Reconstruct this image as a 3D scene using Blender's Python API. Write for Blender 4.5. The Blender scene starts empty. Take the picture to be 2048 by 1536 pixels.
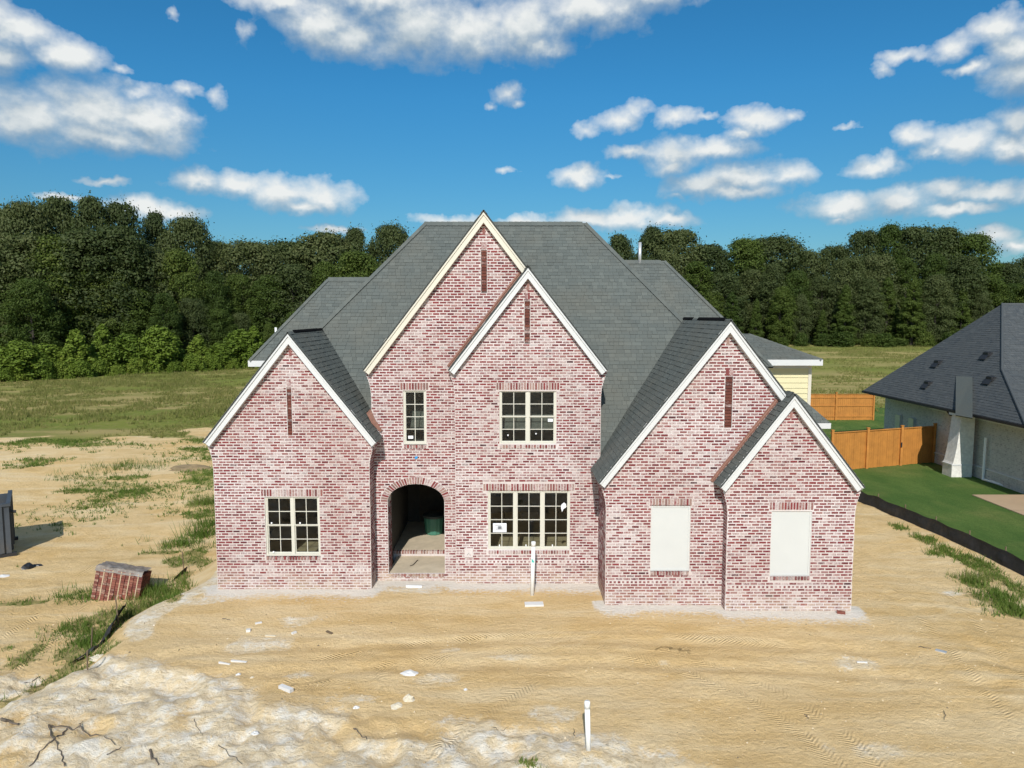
import bpy, math, random
import numpy as np
from mathutils import Vector, Matrix

SC = bpy.context.scene
COL = SC.collection
random.seed(7)
R = math.radians

# ------------------------------------------------------------------ camera
FPX, CX, CY = 1447.0, 1024.0, 768.0          # focal length and centre in photo pixels
CAMH, PITCH = 7.7, R(5.4)
cam_data = bpy.data.cameras.new('camera')
cam_data.sensor_width = 36.0
cam_data.lens = FPX / 2048.0 * 36.0
cam_data.clip_start = 0.1
cam_data.clip_end = 9000.0
cam = bpy.data.objects.new('camera', cam_data)
cam.location = (0, 0, CAMH)
cam.rotation_euler = (R(90) - PITCH, 0, 0)
COL.objects.link(cam)
SC.camera = cam

def ray(px, py):
    dx = (px - CX) / FPX
    dv = (CY - py) / FPX
    return Vector((dx, math.cos(PITCH) + dv * math.sin(PITCH), -math.sin(PITCH) + dv * math.cos(PITCH)))

def U(px, py, D):
    """pixel -> point on the plane y = D"""
    d = ray(px, py); t = D / d.y
    return Vector((d.x * t, D, CAMH + d.z * t))

def G(px, py, z=0.0):
    """pixel -> point on the plane z"""
    d = ray(px, py); t = (z - CAMH) / d.z
    return Vector((d.x * t, d.y * t, z))

# ------------------------------------------------------------------ sun and view
SUN_EL, SUN_AZ = R(37), R(4.5)
sun_data = bpy.data.lights.new('sun', 'SUN')
sun_data.energy = 4.1
sun_data.angle = R(0.53)
sun_data.color = (1.0, 0.958, 0.895)
sun = bpy.data.objects.new('sun', sun_data)
sun.rotation_euler = Vector((math.sin(SUN_AZ) * math.cos(SUN_EL), math.cos(SUN_AZ) * math.cos(SUN_EL), -math.sin(SUN_EL))).to_track_quat('-Z', 'Y').to_euler()
sun.location = (-4, -30, 30)
COL.objects.link(sun)
SC.view_settings.view_transform = 'Standard'
SC.view_settings.look = 'None'
SC.view_settings.exposure = 0.1
SC.view_settings.gamma = 1.0
SC.view_settings.use_curve_mapping = False
try:
    SC.cycles.max_bounces = 8
    SC.cycles.transparent_max_bounces = 12
    SC.cycles.use_denoising = True
except Exception:
    pass

# ------------------------------------------------------------------ node helper
class NT:
    def __init__(s, tree):
        s.t = tree; s.n = tree.nodes; s.l = tree.links
    def new(s, typ, **kw):
        nd = s.n.new(typ)
        for k, v in kw.items():
            setattr(nd, k, v)
        return nd
    def put(s, sock, v):
        if isinstance(v, bpy.types.NodeSocket):
            s.l.new(v, sock)
        else:
            if isinstance(v, (tuple, list)) and len(v) == 3 and sock.type == 'RGBA':
                v = (*v, 1.0)
            sock.default_value = v
    def math(s, op, a, b=None, c=None, clamp=False):
        nd = s.new('ShaderNodeMath', operation=op); nd.use_clamp = clamp
        s.put(nd.inputs[0], a)
        if b is not None: s.put(nd.inputs[1], b)
        if c is not None: s.put(nd.inputs[2], c)
        return nd.outputs[0]
    def vmath(s, op, a, b=None, c=None):
        nd = s.new('ShaderNodeVectorMath', operation=op)
        s.put(nd.inputs[0], a)
        if b is not None: s.put(nd.inputs[1], b)
        if c is not None: s.put(nd.inputs[2], c)
        return nd.outputs['Value'] if op in ('LENGTH', 'DOT_PRODUCT', 'DISTANCE') else nd.outputs[0]
    def noise(s, vec, scale, detail=4.0, rough=0.55, out='Fac', dist=0.0):
        nd = s.new('ShaderNodeTexNoise')
        if vec is not None: s.put(nd.inputs['Vector'], vec)
        s.put(nd.inputs['Scale'], scale); s.put(nd.inputs['Detail'], detail); s.put(nd.inputs['Roughness'], rough)
        s.put(nd.inputs['Distortion'], dist)
        return nd.outputs[out]
    def mix(s, f, a, b, blend='MIX'):
        nd = s.new('ShaderNodeMix', data_type='RGBA', blend_type=blend)
        s.put(nd.inputs[0], f); s.put(nd.inputs[6], a); s.put(nd.inputs[7], b)
        return nd.outputs[2]
    def remap(s, v, a, b, c=0.0, d=1.0, smooth=False):
        nd = s.new('ShaderNodeMapRange')
        if smooth: nd.interpolation_type = 'SMOOTHSTEP'
        s.put(nd.inputs[0], v); s.put(nd.inputs[1], a); s.put(nd.inputs[2], b); s.put(nd.inputs[3], c); s.put(nd.inputs[4], d)
        return nd.outputs[0]
    def ramp(s, f, stops, interp='LINEAR'):
        nd = s.new('ShaderNodeValToRGB')
        cr = nd.color_ramp; cr.interpolation = interp
        while len(cr.elements) < len(stops): cr.elements.new(0.5)
        for e, (p, c) in zip(cr.elements, stops):
            e.position = p; e.color = (*c, 1.0)
        s.put(nd.inputs[0], f)
        return nd.outputs[0]
    def scalev(s, v, sc):
        return s.vmath('MULTIPLY', v, sc)

# ------------------------------------------------------------------ world: Nishita sky with fair-weather cumulus
world = bpy.data.worlds.new('World')
SC.world = world
world.use_nodes = True
w = NT(world.node_tree)
w.n.clear()
sky = w.new('ShaderNodeTexSky', sky_type='NISHITA')
sky.sun_disc = False
sky.sun_elevation = SUN_EL
sky.sun_rotation = R(180) + SUN_AZ
sky.altitude = 100.0
sky.air_density = 1.0
sky.dust_density = 0.6
sky.ozone_density = 2.2
SKY_STRENGTH = 0.1

# cloud list: photo pixel centre, half sizes in pixels (directions only)
CLOUDS = [
    (640, 45, 100, 55), (700, 80, 110, 45), (840, 55, 130, 75), (930, 70, 120, 60), (1040, 55, 110, 70), (1180, 15, 150, 50), (1300, -20, 130, 40), (760, -10, 150, 50), (560, 5, 90, 28), (1080, 95, 60, 25),
    (60, 235, 130, 65), (180, 225, 140, 70), (290, 245, 110, 60), (220, 275, 170, 32), (270, 185, 45, 25), (355, 235, 35, 25),
    (40, 65, 75, 38), (130, 105, 85, 36), (5, 120, 70, 42), (-20, 30, 80, 40), (245, 140, 25, 10), (490, 60, 18, 25), (345, 30, 14, 14),
    (375, 182, 36, 16), (437, 192, 22, 22),
    (395, 360, 56, 25), (480, 370, 70, 27), (560, 385, 85, 33), (645, 392, 75, 32), (600, 412, 60, 18),
    (1158, 350, 58, 23), (1230, 351, 20, 5),
    (1018, 188, 28, 26), (985, 212, 14, 10), (1012, 341, 22, 7), (1035, 210, 18, 10),
    (1174, 257, 30, 17), (1240, 243, 46, 24), (1268, 222, 28, 18), (1352, 235, 46, 20), (1410, 232, 22, 8),
    (1262, 302, 50, 14), (1350, 308, 75, 34), (1430, 298, 80, 24), (1345, 335, 48, 20),
    (1508, 243, 70, 26), (1585, 232, 28, 14), (1480, 268, 40, 12),
    (1400, 372, 75, 28), (1490, 355, 100, 38), (1580, 352, 52, 28), (1470, 385, 100, 17), (1350, 398, 18, 8),
    (1698, 252, 19, 8), (1755, 333, 62, 22), (1825, 270, 42, 26), (1865, 305, 42, 18),
    (1930, 285, 100, 40), (2030, 290, 90, 36), (2040, 240, 60, 34), (2110, 260, 90, 60),
    (1912, 88, 48, 30), (2000, 55, 70, 36), (2030, 100, 60, 45), (2035, 150, 70, 48), (1800, 110, 45, 16), (1765, 140, 22, 14), (1940, 138, 50, 14), (2120, 90, 90, 70),
    (1690, 412, 95, 28), (1800, 398, 90, 30), (1890, 378, 60, 22), (1980, 385, 110, 22), (1920, 420, 90, 14), (2080, 385, 70, 22),
    (1170, 436, 70, 20), (1260, 436, 90, 24), (1340, 441, 55, 16), (905, 442, 80, 15), (1045, 444, 75, 14), (665, 458, 60, 9),
    (290, 415, 80, 25), (355, 424, 65, 18), (205, 362, 52, 9), (130, 392, 60, 7),
    (1990, 475, 70, 18), (2040, 495, 60, 20), (1670, 440, 30, 8),
]

def direction_uv(px, py):
    d = ray(px, py).normalized()
    return math.atan2(d.x, d.y), math.asin(d.z)

tc = w.new('ShaderNodeTexCoord')
sx = w.new('ShaderNodeSeparateXYZ'); w.l.new(tc.outputs['Generated'], sx.inputs[0])
az = w.math('ARCTAN2', sx.outputs[0], sx.outputs[1])
el = w.math('ARCSINE', sx.outputs[2])
cmb = w.new('ShaderNodeCombineXYZ'); w.l.new(az, cmb.inputs[0]); w.l.new(el, cmb.inputs[1])
P0 = cmb.outputs[0]
# clear-sky colour: Nishita, graded to the deep blue of the photograph
skyc = w.vmath('MULTIPLY', sky.outputs[0], (SKY_STRENGTH * 0.44, SKY_STRENGTH * 0.78, SKY_STRENGTH * 1.0))
dim = w.remap(el, 0.0, 0.28, 0.74, 1.0)
sc_ = w.new('ShaderNodeVectorMath', operation='SCALE'); w.l.new(skyc, sc_.inputs[0]); w.l.new(dim, sc_.inputs['Scale'])
hsv = w.new('ShaderNodeHueSaturation'); hsv.inputs['Saturation'].default_value = 1.1; hsv.inputs['Hue'].default_value = 0.494
w.l.new(sc_.outputs[0], hsv.inputs['Color'])
SKYCOL = w.mix(w.remap(el, 0.03, 0.30), w.vmath('MULTIPLY', hsv.outputs[0], (1.3, 1.0, 0.90)), hsv.outputs[0])

CLOUD_STOPS = [(0.0, (0.23, 0.325, 0.425)), (0.3, (0.33, 0.42, 0.50)), (0.55, (0.47, 0.545, 0.60)), (0.78, (0.63, 0.68, 0.70)), (1.0, (0.80, 0.82, 0.81))]
def cloud_shader(f0_, f1_, lo, hi, f2_=None):
    alpha = w.math('MULTIPLY', w.math('POWER', w.remap(f0_, lo, hi, 0.0, 0.97), 0.85), w.remap(el, 0.0, 0.02, 0.0, 1.0))
    lit = w.remap(w.math('SUBTRACT', f0_, f1_), -0.45, 0.40, 0.0, 1.0)
    if f2_ is not None:
        lit = w.math('ADD', w.math('MULTIPLY', lit, 0.5), w.remap(w.math('SUBTRACT', f0_, f2_), -0.55, 0.75, 0.0, 0.5))
    col = w.mix(alpha, SKYCOL, w.ramp(lit, CLOUD_STOPS))
    b_ = w.new('ShaderNodeBackground'); w.l.new(col, b_.inputs[0])
    return b_.outputs[0]

def listed_field(clouds, Pw):
    acc = None
    for (cx_, cy_, rx_, ry_) in clouds:
        a0, e0 = direction_uv(cx_, cy_)
        a1, e1 = direction_uv(cx_ + rx_, cy_)
        a2, e2 = direction_uv(cx_, cy_ - ry_)
        ra, re = max(abs(a1 - a0), 1e-4) * 1.28, max(abs(e2 - e0), 1e-4) * 1.28
        q = w.vmath('MULTIPLY_ADD', Pw, (1 / ra, 1 / re, 0.0), (-a0 / ra, -e0 / re, 0.0))
        amp = min(1.0, 0.42 + rx_ / 110.0)
        v = w.math('MULTIPLY_ADD', w.vmath('LENGTH', q), -amp, amp)
        if acc is None: acc = v
        else:
            nd = w.new('ShaderNodeMath', operation='SMOOTH_MAX')
            w.put(nd.inputs[0], acc); w.put(nd.inputs[1], v); nd.inputs[2].default_value = 0.2
            acc = nd.outputs[0]
    return w.math('MAXIMUM', acc, -0.7)

SHIFT = (-0.003, 0.017, 0.0)
wa = w.vmath('SUBTRACT', w.noise(P0, 24.0, 2.0, 0.55, 'Color'), (0.5, 0.5, 0.5))
wb = w.vmath('SUBTRACT', w.noise(P0, 85.0, 2.0, 0.6, 'Color'), (0.5, 0.5, 0.5))
Pw0 = w.vmath('MULTIPLY_ADD', wa, (0.034, 0.022, 0.0), P0)
Pw0 = w.vmath('MULTIPLY_ADD', wb, (0.014, 0.010, 0.0), Pw0)
Pw1 = w.vmath('ADD', Pw0, SHIFT)
Pw2 = w.vmath('ADD', Pw0, (-0.008, 0.045, 0.0))
fineA = w.math('MULTIPLY', w.math('SUBTRACT', w.noise(w.vmath('MULTIPLY', P0, (1.0, 1.35, 1.0)), 27.0, 6.0, 0.56), 0.5), 1.05)
fineB = w.math('MULTIPLY', w.math('SUBTRACT', w.noise(w.vmath('MULTIPLY', w.vmath('ADD', P0, (-0.002, 0.007, 0.0)), (1.0, 1.35, 1.0)), 27.0, 4.0, 0.5), 0.5), 1.05)
EDGES = [-0.80, -0.36, -0.02, 0.22, 0.40, 0.80]
sector_sh = []
for e0_, e1_ in zip(EDGES, EDGES[1:]):
    lst = []
    for c in CLOUDS:
        aL_, aR_ = direction_uv(c[0] - c[2] * 2.0 - 60, c[1])[0], direction_uv(c[0] + c[2] * 2.0 + 60, c[1])[0]
        if aR_ > e0_ and aL_ < e1_: lst.append(c)
    sector_sh.append(cloud_shader(w.math('ADD', listed_field(lst, Pw0), fineA), w.math('ADD', listed_field(lst, Pw1), fineB), 0.04, 0.80, w.math('ADD', listed_field(lst, Pw2), 0.0)))
cur = sector_sh[0]
for e_, sh in zip(EDGES[1:-1], sector_sh[1:]):
    mx = w.new('ShaderNodeMixShader'); w.l.new(w.math('GREATER_THAN', az, e_), mx.inputs[0]); w.l.new(cur, mx.inputs[1]); w.l.new(sh, mx.inputs[2]); cur = mx.outputs[0]
# cumulus over the unseen sky, cover thickened for whiter, more neutral fill light
Pg = w.vmath('MULTIPLY', tc.outputs['Generated'], (1.0, 1.0, 1.8))
gA = w.remap(w.noise(Pg, 5.5, 5.0, 0.58), 0.43, 0.68, -0.5, 1.2)
gB = w.remap(w.noise(w.vmath('ADD', Pg, (0.0, 0.0, 0.03)), 5.5, 5.0, 0.58), 0.43, 0.68, -0.5, 1.2)
fade = w.math('MAXIMUM', w.remap(w.math('ABSOLUTE', az), 0.80, 0.95, 1.0, 0.0), 0.0)
fade = w.math('MULTIPLY', fade, w.remap(el, 0.50, 0.62, 1.0, 0.0))
gen_sh = cloud_shader(w.math('SUBTRACT', gA, w.math('MULTIPLY', fade, 2.0)), gB, -0.02, 0.7)
inside = w.math('MULTIPLY', w.math('LESS_THAN', w.math('ABSOLUTE', az), 0.80), w.math('LESS_THAN', el, 0.50))
mx = w.new('ShaderNodeMixShader'); w.l.new(inside, mx.inputs[0]); w.l.new(gen_sh, mx.inputs[1]); w.l.new(cur, mx.inputs[2])
wo = w.new('ShaderNodeOutputWorld'); w.l.new(mx.outputs[0], wo.inputs[0])
try:
    world.cycles.sampling_method = 'MANUAL'; world.cycles.sample_map_resolution = 512
except Exception:
    pass

# ------------------------------------------------------------------ mesh helpers
class MB:
    def __init__(s): s.v = []; s.f = []
    def box(s, x0, x1, y0, y1, z0, z1, skip=''):
        b = len(s.v)
        s.v += [(x0, y0, z0), (x1, y0, z0), (x1, y1, z0), (x0, y1, z0), (x0, y0, z1), (x1, y0, z1), (x1, y1, z1), (x0, y1, z1)]
        for k, fc in (('f', (0, 1, 5, 4)), ('r', (1, 2, 6, 5)), ('b', (2, 3, 7, 6)), ('l', (3, 0, 4, 7)), ('d', (3, 2, 1, 0)), ('u', (4, 5, 6, 7))):
            if k not in skip: s.f.append(tuple(b + i for i in fc))
        return s
    def poly(s, pts):
        b = len(s.v); s.v += [tuple(p) for p in pts]; s.f.append(tuple(range(b, b + len(pts)))); return s
    def prism_y(s, pts, y0, y1):
        """xz polygon extruded along y (counter-clockwise seen from the front)"""
        n = len(pts); b = len(s.v)
        s.v += [(p[0], y0, p[1]) for p in pts] + [(p[0], y1, p[1]) for p in pts]
        s.f.append(tuple(range(b, b + n))); s.f.append(tuple(range(b + 2 * n - 1, b + n - 1, -1)))
        for i in range(n):
            j = (i + 1) % n
            s.f.append((b + i, b + n + i, b + n + j, b + j))
        return s
    def prism_n(s, pts, off):
        """3D polygon extruded by vector off"""
        n = len(pts); b = len(s.v); off = Vector(off)
        s.v += [tuple(Vector(p)) for p in pts] + [tuple(Vector(p) + off) for p in pts]
        s.f.append(tuple(range(b, b + n))); s.f.append(tuple(range(b + 2 * n - 1, b + n - 1, -1)))
        for i in range(n):
            j = (i + 1) % n
            s.f.append((b + i, b + n + i, b + n + j, b + j))
        return s
    def tube(s, pts, rad, n=10, cap=True):
        pts = [Vector(p) for p in pts]
        if not isinstance(rad, (list, tuple)): rad = [rad] * len(pts)
        rings = []
        for i, p in enumerate(pts):
            d = (pts[min(i + 1, len(pts) - 1)] - pts[max(i - 1, 0)]).normalized()
            a = Vector((0, 0, 1)) if abs(d.z) < 0.9 else Vector((1, 0, 0))
            u = d.cross(a).normalized(); v = d.cross(u).normalized()
            b = len(s.v)
            for k in range(n):
                t = 2 * math.pi * k / n
                s.v.append(tuple(p + (u * math.cos(t) + v * math.sin(t)) * rad[i]))
            rings.append(b)
        for a, b in zip(rings, rings[1:]):
            for k in range(n):
                k2 = (k + 1) % n
                s.f.append((a + k, b + k, b + k2, a + k2))
        if cap:
            s.f.append(tuple(rings[0] + k for k in range(n)))
            s.f.append(tuple(rings[-1] + k for k in range(n - 1, -1, -1)))
        return s
    def mesh(s, name, mat=None):
        me = bpy.data.meshes.new(name)
        me.from_pydata(s.v, [], s.f)
        if mat: me.materials.append(mat)
        me.update()
        return me
    def build(s, name, mat=None, parent=None, smooth=False):
        me = s.mesh(name, mat)
        if smooth:
            me.polygons.foreach_set('use_smooth', [True] * len(me.polygons))
        return link(name, me, parent)

def link(name, me, parent=None):
    o = bpy.data.objects.new(name, me)
    COL.objects.link(o)
    if parent is not None:
        o.parent = parent
        o.matrix_parent_inverse = parent_matrix(parent).inverted()
    return o

def parent_matrix(p):
    m = p.matrix_basis.copy()
    if p.parent is not None:
        m = parent_matrix(p.parent) @ p.matrix_parent_inverse @ m
    return m

def empty(name, loc=(0, 0, 0)):
    o = bpy.data.objects.new(name, None); COL.objects.link(o); o.location = loc
    o.empty_display_size = 0.2
    return o

def tag(o, label=None, cat=None, group=None, kind=None):
    if label: o['label'] = label
    if cat: o['category'] = cat
    if group: o['group'] = group
    if kind: o['kind'] = kind
    return o

def np_mesh(name, verts, nper, mat, parent=None, attr=None):
    """verts (N*nper,3): N polygons of nper corners, none shared"""
    verts = np.asarray(verts, dtype=np.float32)
    nv = len(verts); nf = nv // nper
    me = bpy.data.meshes.new(name)
    me.vertices.add(nv); me.vertices.foreach_set('co', verts.ravel())
    me.loops.add(nv); me.loops.foreach_set('vertex_index', np.arange(nv, dtype=np.int32))
    me.polygons.add(nf)
    me.polygons.foreach_set('loop_start', np.arange(0, nv, nper, dtype=np.int32))
    me.polygons.foreach_set('loop_total', np.full(nf, nper, dtype=np.int32))
    me.materials.append(mat)
    me.update(calc_edges=True)
    return me

# ------------------------------------------------------------------ vector noise for terrain
def _hash(ix, iy, seed):
    v = np.sin(ix * 127.1 + iy * 311.7 + seed * 74.7) * 43758.5453
    return v - np.floor(v)
def vnoise(x, y, seed=0):
    ix = np.floor(x); iy = np.floor(y); fx = x - ix; fy = y - iy
    fx = fx * fx * (3 - 2 * fx); fy = fy * fy * (3 - 2 * fy)
    a = _hash(ix, iy, seed); b = _hash(ix + 1, iy, seed); c = _hash(ix, iy + 1, seed); d = _hash(ix + 1, iy + 1, seed)
    return a + (b - a) * fx + (c - a) * fy + (a - b - c + d) * fx * fy
def fbm(x, y, seed=0, oct=4):
    t = 0; amp = 0.5; tot = 0
    for o in range(oct):
        t = t + amp * vnoise(x * 2 ** o, y * 2 ** o, seed + o * 13); tot += amp; amp *= 0.5
    return t / tot
def sst(a, b, v):
    t = np.clip((v - a) / (b - a), 0, 1); return t * t * (3 - 2 * t)

# ------------------------------------------------------------------ materials
def material(name):
    m = bpy.data.materials.new(name); m.use_nodes = True
    nt = NT(m.node_tree)
    b = nt.n.get('Principled BSDF')
    return m, nt, b
def pos(nt):
    return nt.new('ShaderNodeNewGeometry').outputs['Position']
def bump(nt, b, h, strength=0.3, dist=0.02):
    nd = nt.new('ShaderNodeBump'); nt.put(nd.inputs['Height'], h)
    nd.inputs['Strength'].default_value = strength; nd.inputs['Distance'].default_value = dist
    nt.l.new(nd.outputs[0], b.inputs['Normal'])
def simple(name, col, rough=0.6, var=0.12, scale=6.0, metal=0.0, bmp=0.0, spec=None, dirt=None):
    m, nt, b = material(name)
    p = pos(nt)
    n = nt.noise(p, scale, 5.0, 0.6)
    c = nt.mix(nt.remap(n, 0.3, 0.7), tuple(k * (1 - var) for k in col), tuple(min(k * (1 + var), 1) for k in col))
    if dirt:
        c = nt.mix(nt.remap(nt.noise(p, scale * 0.37, 6.0, 0.65), 0.52, 0.72, 0.0, 0.6), c, dirt)
    nt.l.new(c, b.inputs['Base Color'])
    b.inputs['Roughness'].default_value = rough; b.inputs['Metallic'].default_value = metal
    if spec is not None: b.inputs['Specular IOR Level'].default_value = spec
    if bmp: bump(nt, b, nt.noise(p, scale * 6, 4.0), bmp)
    return m

M = {}
def brick_material(name, stops, smear=0.5, mortar=(0.57, 0.50, 0.48), splash=0.7):
    m, nt, b = material(name)
    p = pos(nt)
    rnd = nt.math('FRACT', nt.math('ADD', nt.new('ShaderNodeNewGeometry').outputs['Random Per Island'], nt.new('ShaderNodeObjectInfo').outputs['Random']))
    c = nt.ramp(rnd, stops)
    rnd2 = nt.math('FRACT', nt.math('MULTIPLY', rnd, 37.31))
    rnd3 = nt.math('FRACT', nt.math('MULTIPLY', rnd, 91.7))
    big = nt.noise(p, 0.55, 3.0, 0.6)
    n = nt.noise(p, 22.0, 4.0, 0.65)
    sm = nt.math('ADD', n, nt.math('MULTIPLY', nt.math('SUBTRACT', rnd2, 0.5), 0.55))
    sm = nt.math('ADD', sm, nt.math('MULTIPLY', nt.math('SUBTRACT', big, 0.5), 0.8))
    wash = nt.remap(sm, 0.62 - smear * 0.3, 1.02 - smear * 0.3, 0.0, 0.86)
    c = nt.mix(nt.math('MULTIPLY', nt.remap(rnd3, 0.0, 1.0, 0.0, 0.5), nt.noise(p, 60.0, 3.0)), c, (0.08, 0.02, 0.025))
    c = nt.mix(wash, c, mortar)
    spz = nt.new('ShaderNodeSeparateXYZ'); nt.l.new(p, spz.inputs[0])
    spl = nt.math('MULTIPLY', nt.remap(spz.outputs[2], 0.6, 0.0, 0.0, splash), nt.remap(nt.noise(p, 3.0, 5.0, 0.7), 0.38, 0.62))
    c = nt.mix(spl, c, (0.60, 0.50, 0.36))
    nt.l.new(c, b.inputs['Base Color']); b.inputs['Roughness'].default_value = 0.9
    b.inputs['Specular IOR Level'].default_value = 0.2
    bump(nt, b, nt.noise(p, 110.0, 4.0), 0.35, 0.01)
    return m
M['brick'] = brick_material('red_brick', [(0.0, (0.235, 0.048, 0.050)), (0.2, (0.145, 0.034, 0.036)), (0.36, (0.26, 0.07, 0.068)), (0.48, (0.20, 0.058, 0.058)), (0.60, (0.26, 0.10, 0.095)), (0.74, (0.34, 0.19, 0.175)), (0.86, (0.24, 0.06, 0.06)), (0.93, (0.19, 0.03, 0.038)), (1.0, (0.07, 0.03, 0.034))], 0.5)
M['soldier'] = brick_material('soldier_brick', [(0.0, (0.25, 0.055, 0.055)), (0.3, (0.17, 0.045, 0.045)), (0.55, (0.28, 0.12, 0.105)), (0.8, (0.36, 0.25, 0.21)), (1.0, (0.13, 0.045, 0.048))], 0.5)
M['slot_brick'] = brick_material('unwashed_brown_brick', [(0.0, (0.13, 0.045, 0.032)), (0.5, (0.17, 0.058, 0.04)), (1.0, (0.09, 0.035, 0.03))], 0.1)
M['pallet_brick'] = brick_material('loose_red_brick', [(0.0, (0.27, 0.09, 0.062)), (0.3, (0.17, 0.058, 0.044)), (0.6, (0.31, 0.125, 0.085)), (0.8, (0.23, 0.075, 0.055)), (1.0, (0.13, 0.05, 0.04))], 0.15, (0.5, 0.36, 0.27), 0.0)

def mortar_mat():
    m, nt, b = material('smeared_mortar')
    p = pos(nt)
    big = nt.noise(p, 0.5, 4.0, 0.6)
    c = nt.mix(nt.remap(big, 0.35, 0.65), (0.55, 0.475, 0.44), (0.68, 0.625, 0.61))
    c = nt.mix(nt.remap(nt.noise(p, 14.0, 5.0, 0.7), 0.5, 0.75, 0.0, 0.45), c, (0.50, 0.36, 0.33))
    nt.l.new(c, b.inputs['Base Color']); b.inputs['Roughness'].default_value = 0.95
    b.inputs['Specular IOR Level'].default_value = 0.15
    bump(nt, b, nt.noise(p, 60.0, 5.0, 0.7), 0.5, 0.02)
    return m
M['mortar'] = mortar_mat()

def shingle_mat(name, stops, warm=(0.16, 0.15, 0.12)):
    m, nt, b = material(name)
    p = pos(nt)
    rnd = nt.math('FRACT', nt.math('ADD', nt.new('ShaderNodeNewGeometry').outputs['Random Per Island'], nt.new('ShaderNodeObjectInfo').outputs['Random']))
    c = nt.ramp(rnd, stops)
    c = nt.mix(nt.remap(nt.noise(p, 0.7, 4.0, 0.6), 0.4, 0.7, 0.0, 0.4), c, warm)
    c = nt.mix(nt.remap(nt.noise(p, 90.0, 3.0, 0.7), 0.35, 0.65, 0.0, 0.45), c, nt.mix(0.5, c, (0.02, 0.024, 0.024)))
    nt.l.new(c, b.inputs['Base Color']); b.inputs['Roughness'].default_value = 0.95
    b.inputs['Specular IOR Level'].default_value = 0.2
    bump(nt, b, nt.noise(p, 220.0, 3.0), 0.4, 0.006)
    return m
M['shingle'] = shingle_mat('grey_green_shingle', [(0.0, (0.108, 0.122, 0.115)), (0.3, (0.128, 0.144, 0.135)), (0.55, (0.116, 0.130, 0.122)), (0.8, (0.146, 0.162, 0.150)), (1.0, (0.122, 0.136, 0.128))])
M['slate'] = shingle_mat('charcoal_shingle', [(0.0, (0.066, 0.076, 0.084)), (0.35, (0.090, 0.100, 0.104)), (0.7, (0.08, 0.088, 0.092)), (1.0, (0.105, 0.114, 0.117))], (0.10, 0.105, 0.105))
M['underlay'] = simple('roof_underlay', (0.05, 0.055, 0.055), 0.95, spec=0.1)
M['black'] = simple('open_ridge_dark', (0.008, 0.008, 0.009), 0.95, spec=0.05)
M['trim'] = simple('white_painted_trim', (0.615, 0.62, 0.615), 0.5, 0.03, 2.0)
M['cream'] = simple('cream_painted_trim', (0.64, 0.60, 0.50), 0.5, 0.03, 2.0)
M['frame'] = simple('vinyl_window_frame', (0.60, 0.58, 0.50), 0.45, 0.03, 4.0)
M['panel'] = simple('white_panel', (0.575, 0.58, 0.56), 0.55, 0.02, 1.5)
M['copper'] = simple('new_copper_flashing', (0.30, 0.15, 0.11), 0.5, 0.2, 9.0, metal=0.35)
M['yellow'] = simple('pale_yellow_siding', (0.68, 0.62, 0.38), 0.6, 0.03, 3.0)
M['concrete'] = simple('dusty_concrete', (0.54, 0.455, 0.33), 0.9, 0.15, 2.5, bmp=0.15, dirt=(0.62, 0.54, 0.42))
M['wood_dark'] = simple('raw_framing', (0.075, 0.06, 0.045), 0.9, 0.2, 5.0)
M['room_wall'] = simple('unlit_room_dark', (0.07, 0.065, 0.056), 0.95, 0.2, 3.0)  # unfinished room walls coloured dark, shade of the unlit interior put into them
M['subfloor'] = simple('subfloor_sheathing', (0.36, 0.30, 0.19), 0.85, 0.2, 2.0)
M['pvc'] = simple('white_pvc', (0.82, 0.83, 0.82), 0.35, 0.02, 5.0)
M['paper'] = simple('white_paper', (0.82, 0.83, 0.86), 0.8, 0.02, 5.0)
M['ink'] = simple('grey_ink', (0.25, 0.26, 0.28), 0.8, 0.05, 5.0)
M['blue_tape'] = simple('blue_tape', (0.02, 0.28, 0.62), 0.6, 0.1, 9.0)
M['teal'] = simple('teal_mark', (0.04, 0.42, 0.36), 0.6, 0.1, 9.0)
M['galv'] = simple('galvanised_pipe', (0.62, 0.63, 0.63), 0.35, 0.08, 5.0, metal=0.5)
M['sunlit_white_brick'] = simple('sunlit_white_masonry', (0.70, 0.68, 0.63), 0.9, 0.14, 7.0, bmp=0.4)  # brighter copy of the white brick, sunlight on the buttress put into its colour
M['dumpster'] = simple('dark_grey_blue_steel', (0.055, 0.066, 0.08), 0.55, 0.2, 2.0, bmp=0.1, dirt=(0.12, 0.10, 0.075))
M['dark_steel'] = simple('black_steel', (0.02, 0.02, 0.022), 0.6, 0.2, 5.0)
M['silt'] = simple('black_silt_fabric', (0.018, 0.017, 0.017), 0.75, 0.3, 5.0, bmp=0.3, dirt=(0.055, 0.04, 0.026))
M['stake'] = simple('weathered_stake', (0.16, 0.115, 0.07), 0.9, 0.25, 8.0)
M['cedar'] = simple('orange_stained_cedar', (0.46, 0.19, 0.035), 0.75, 0.16, 2.4)
M['white_brick'] = None
M['stick'] = simple('dead_root', (0.13, 0.105, 0.08), 0.95, 0.3, 12.0)
M['foam'] = simple('white_foam_scrap', (0.66, 0.65, 0.63), 0.8, 0.04, 8.0)
M['dry_soil'] = simple('dry_brown_soil', (0.26, 0.19, 0.10), 0.95, 0.3, 3.0, bmp=0.6, dirt=(0.16, 0.16, 0.06))
M['clay'] = simple('pale_clay_lump', (0.62, 0.55, 0.42), 0.95, 0.12, 8.0)
M['black_plastic'] = simple('black_plastic_scrap', (0.012, 0.013, 0.016), 0.4, 0.2, 8.0)
M['green_bin'] = simple('green_plastic', (0.06, 0.21, 0.15), 0.45, 0.12, 4.0)
M['grey_cap'] = simple('dark_lid', (0.05, 0.06, 0.055), 0.6, 0.1, 4.0)
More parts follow.
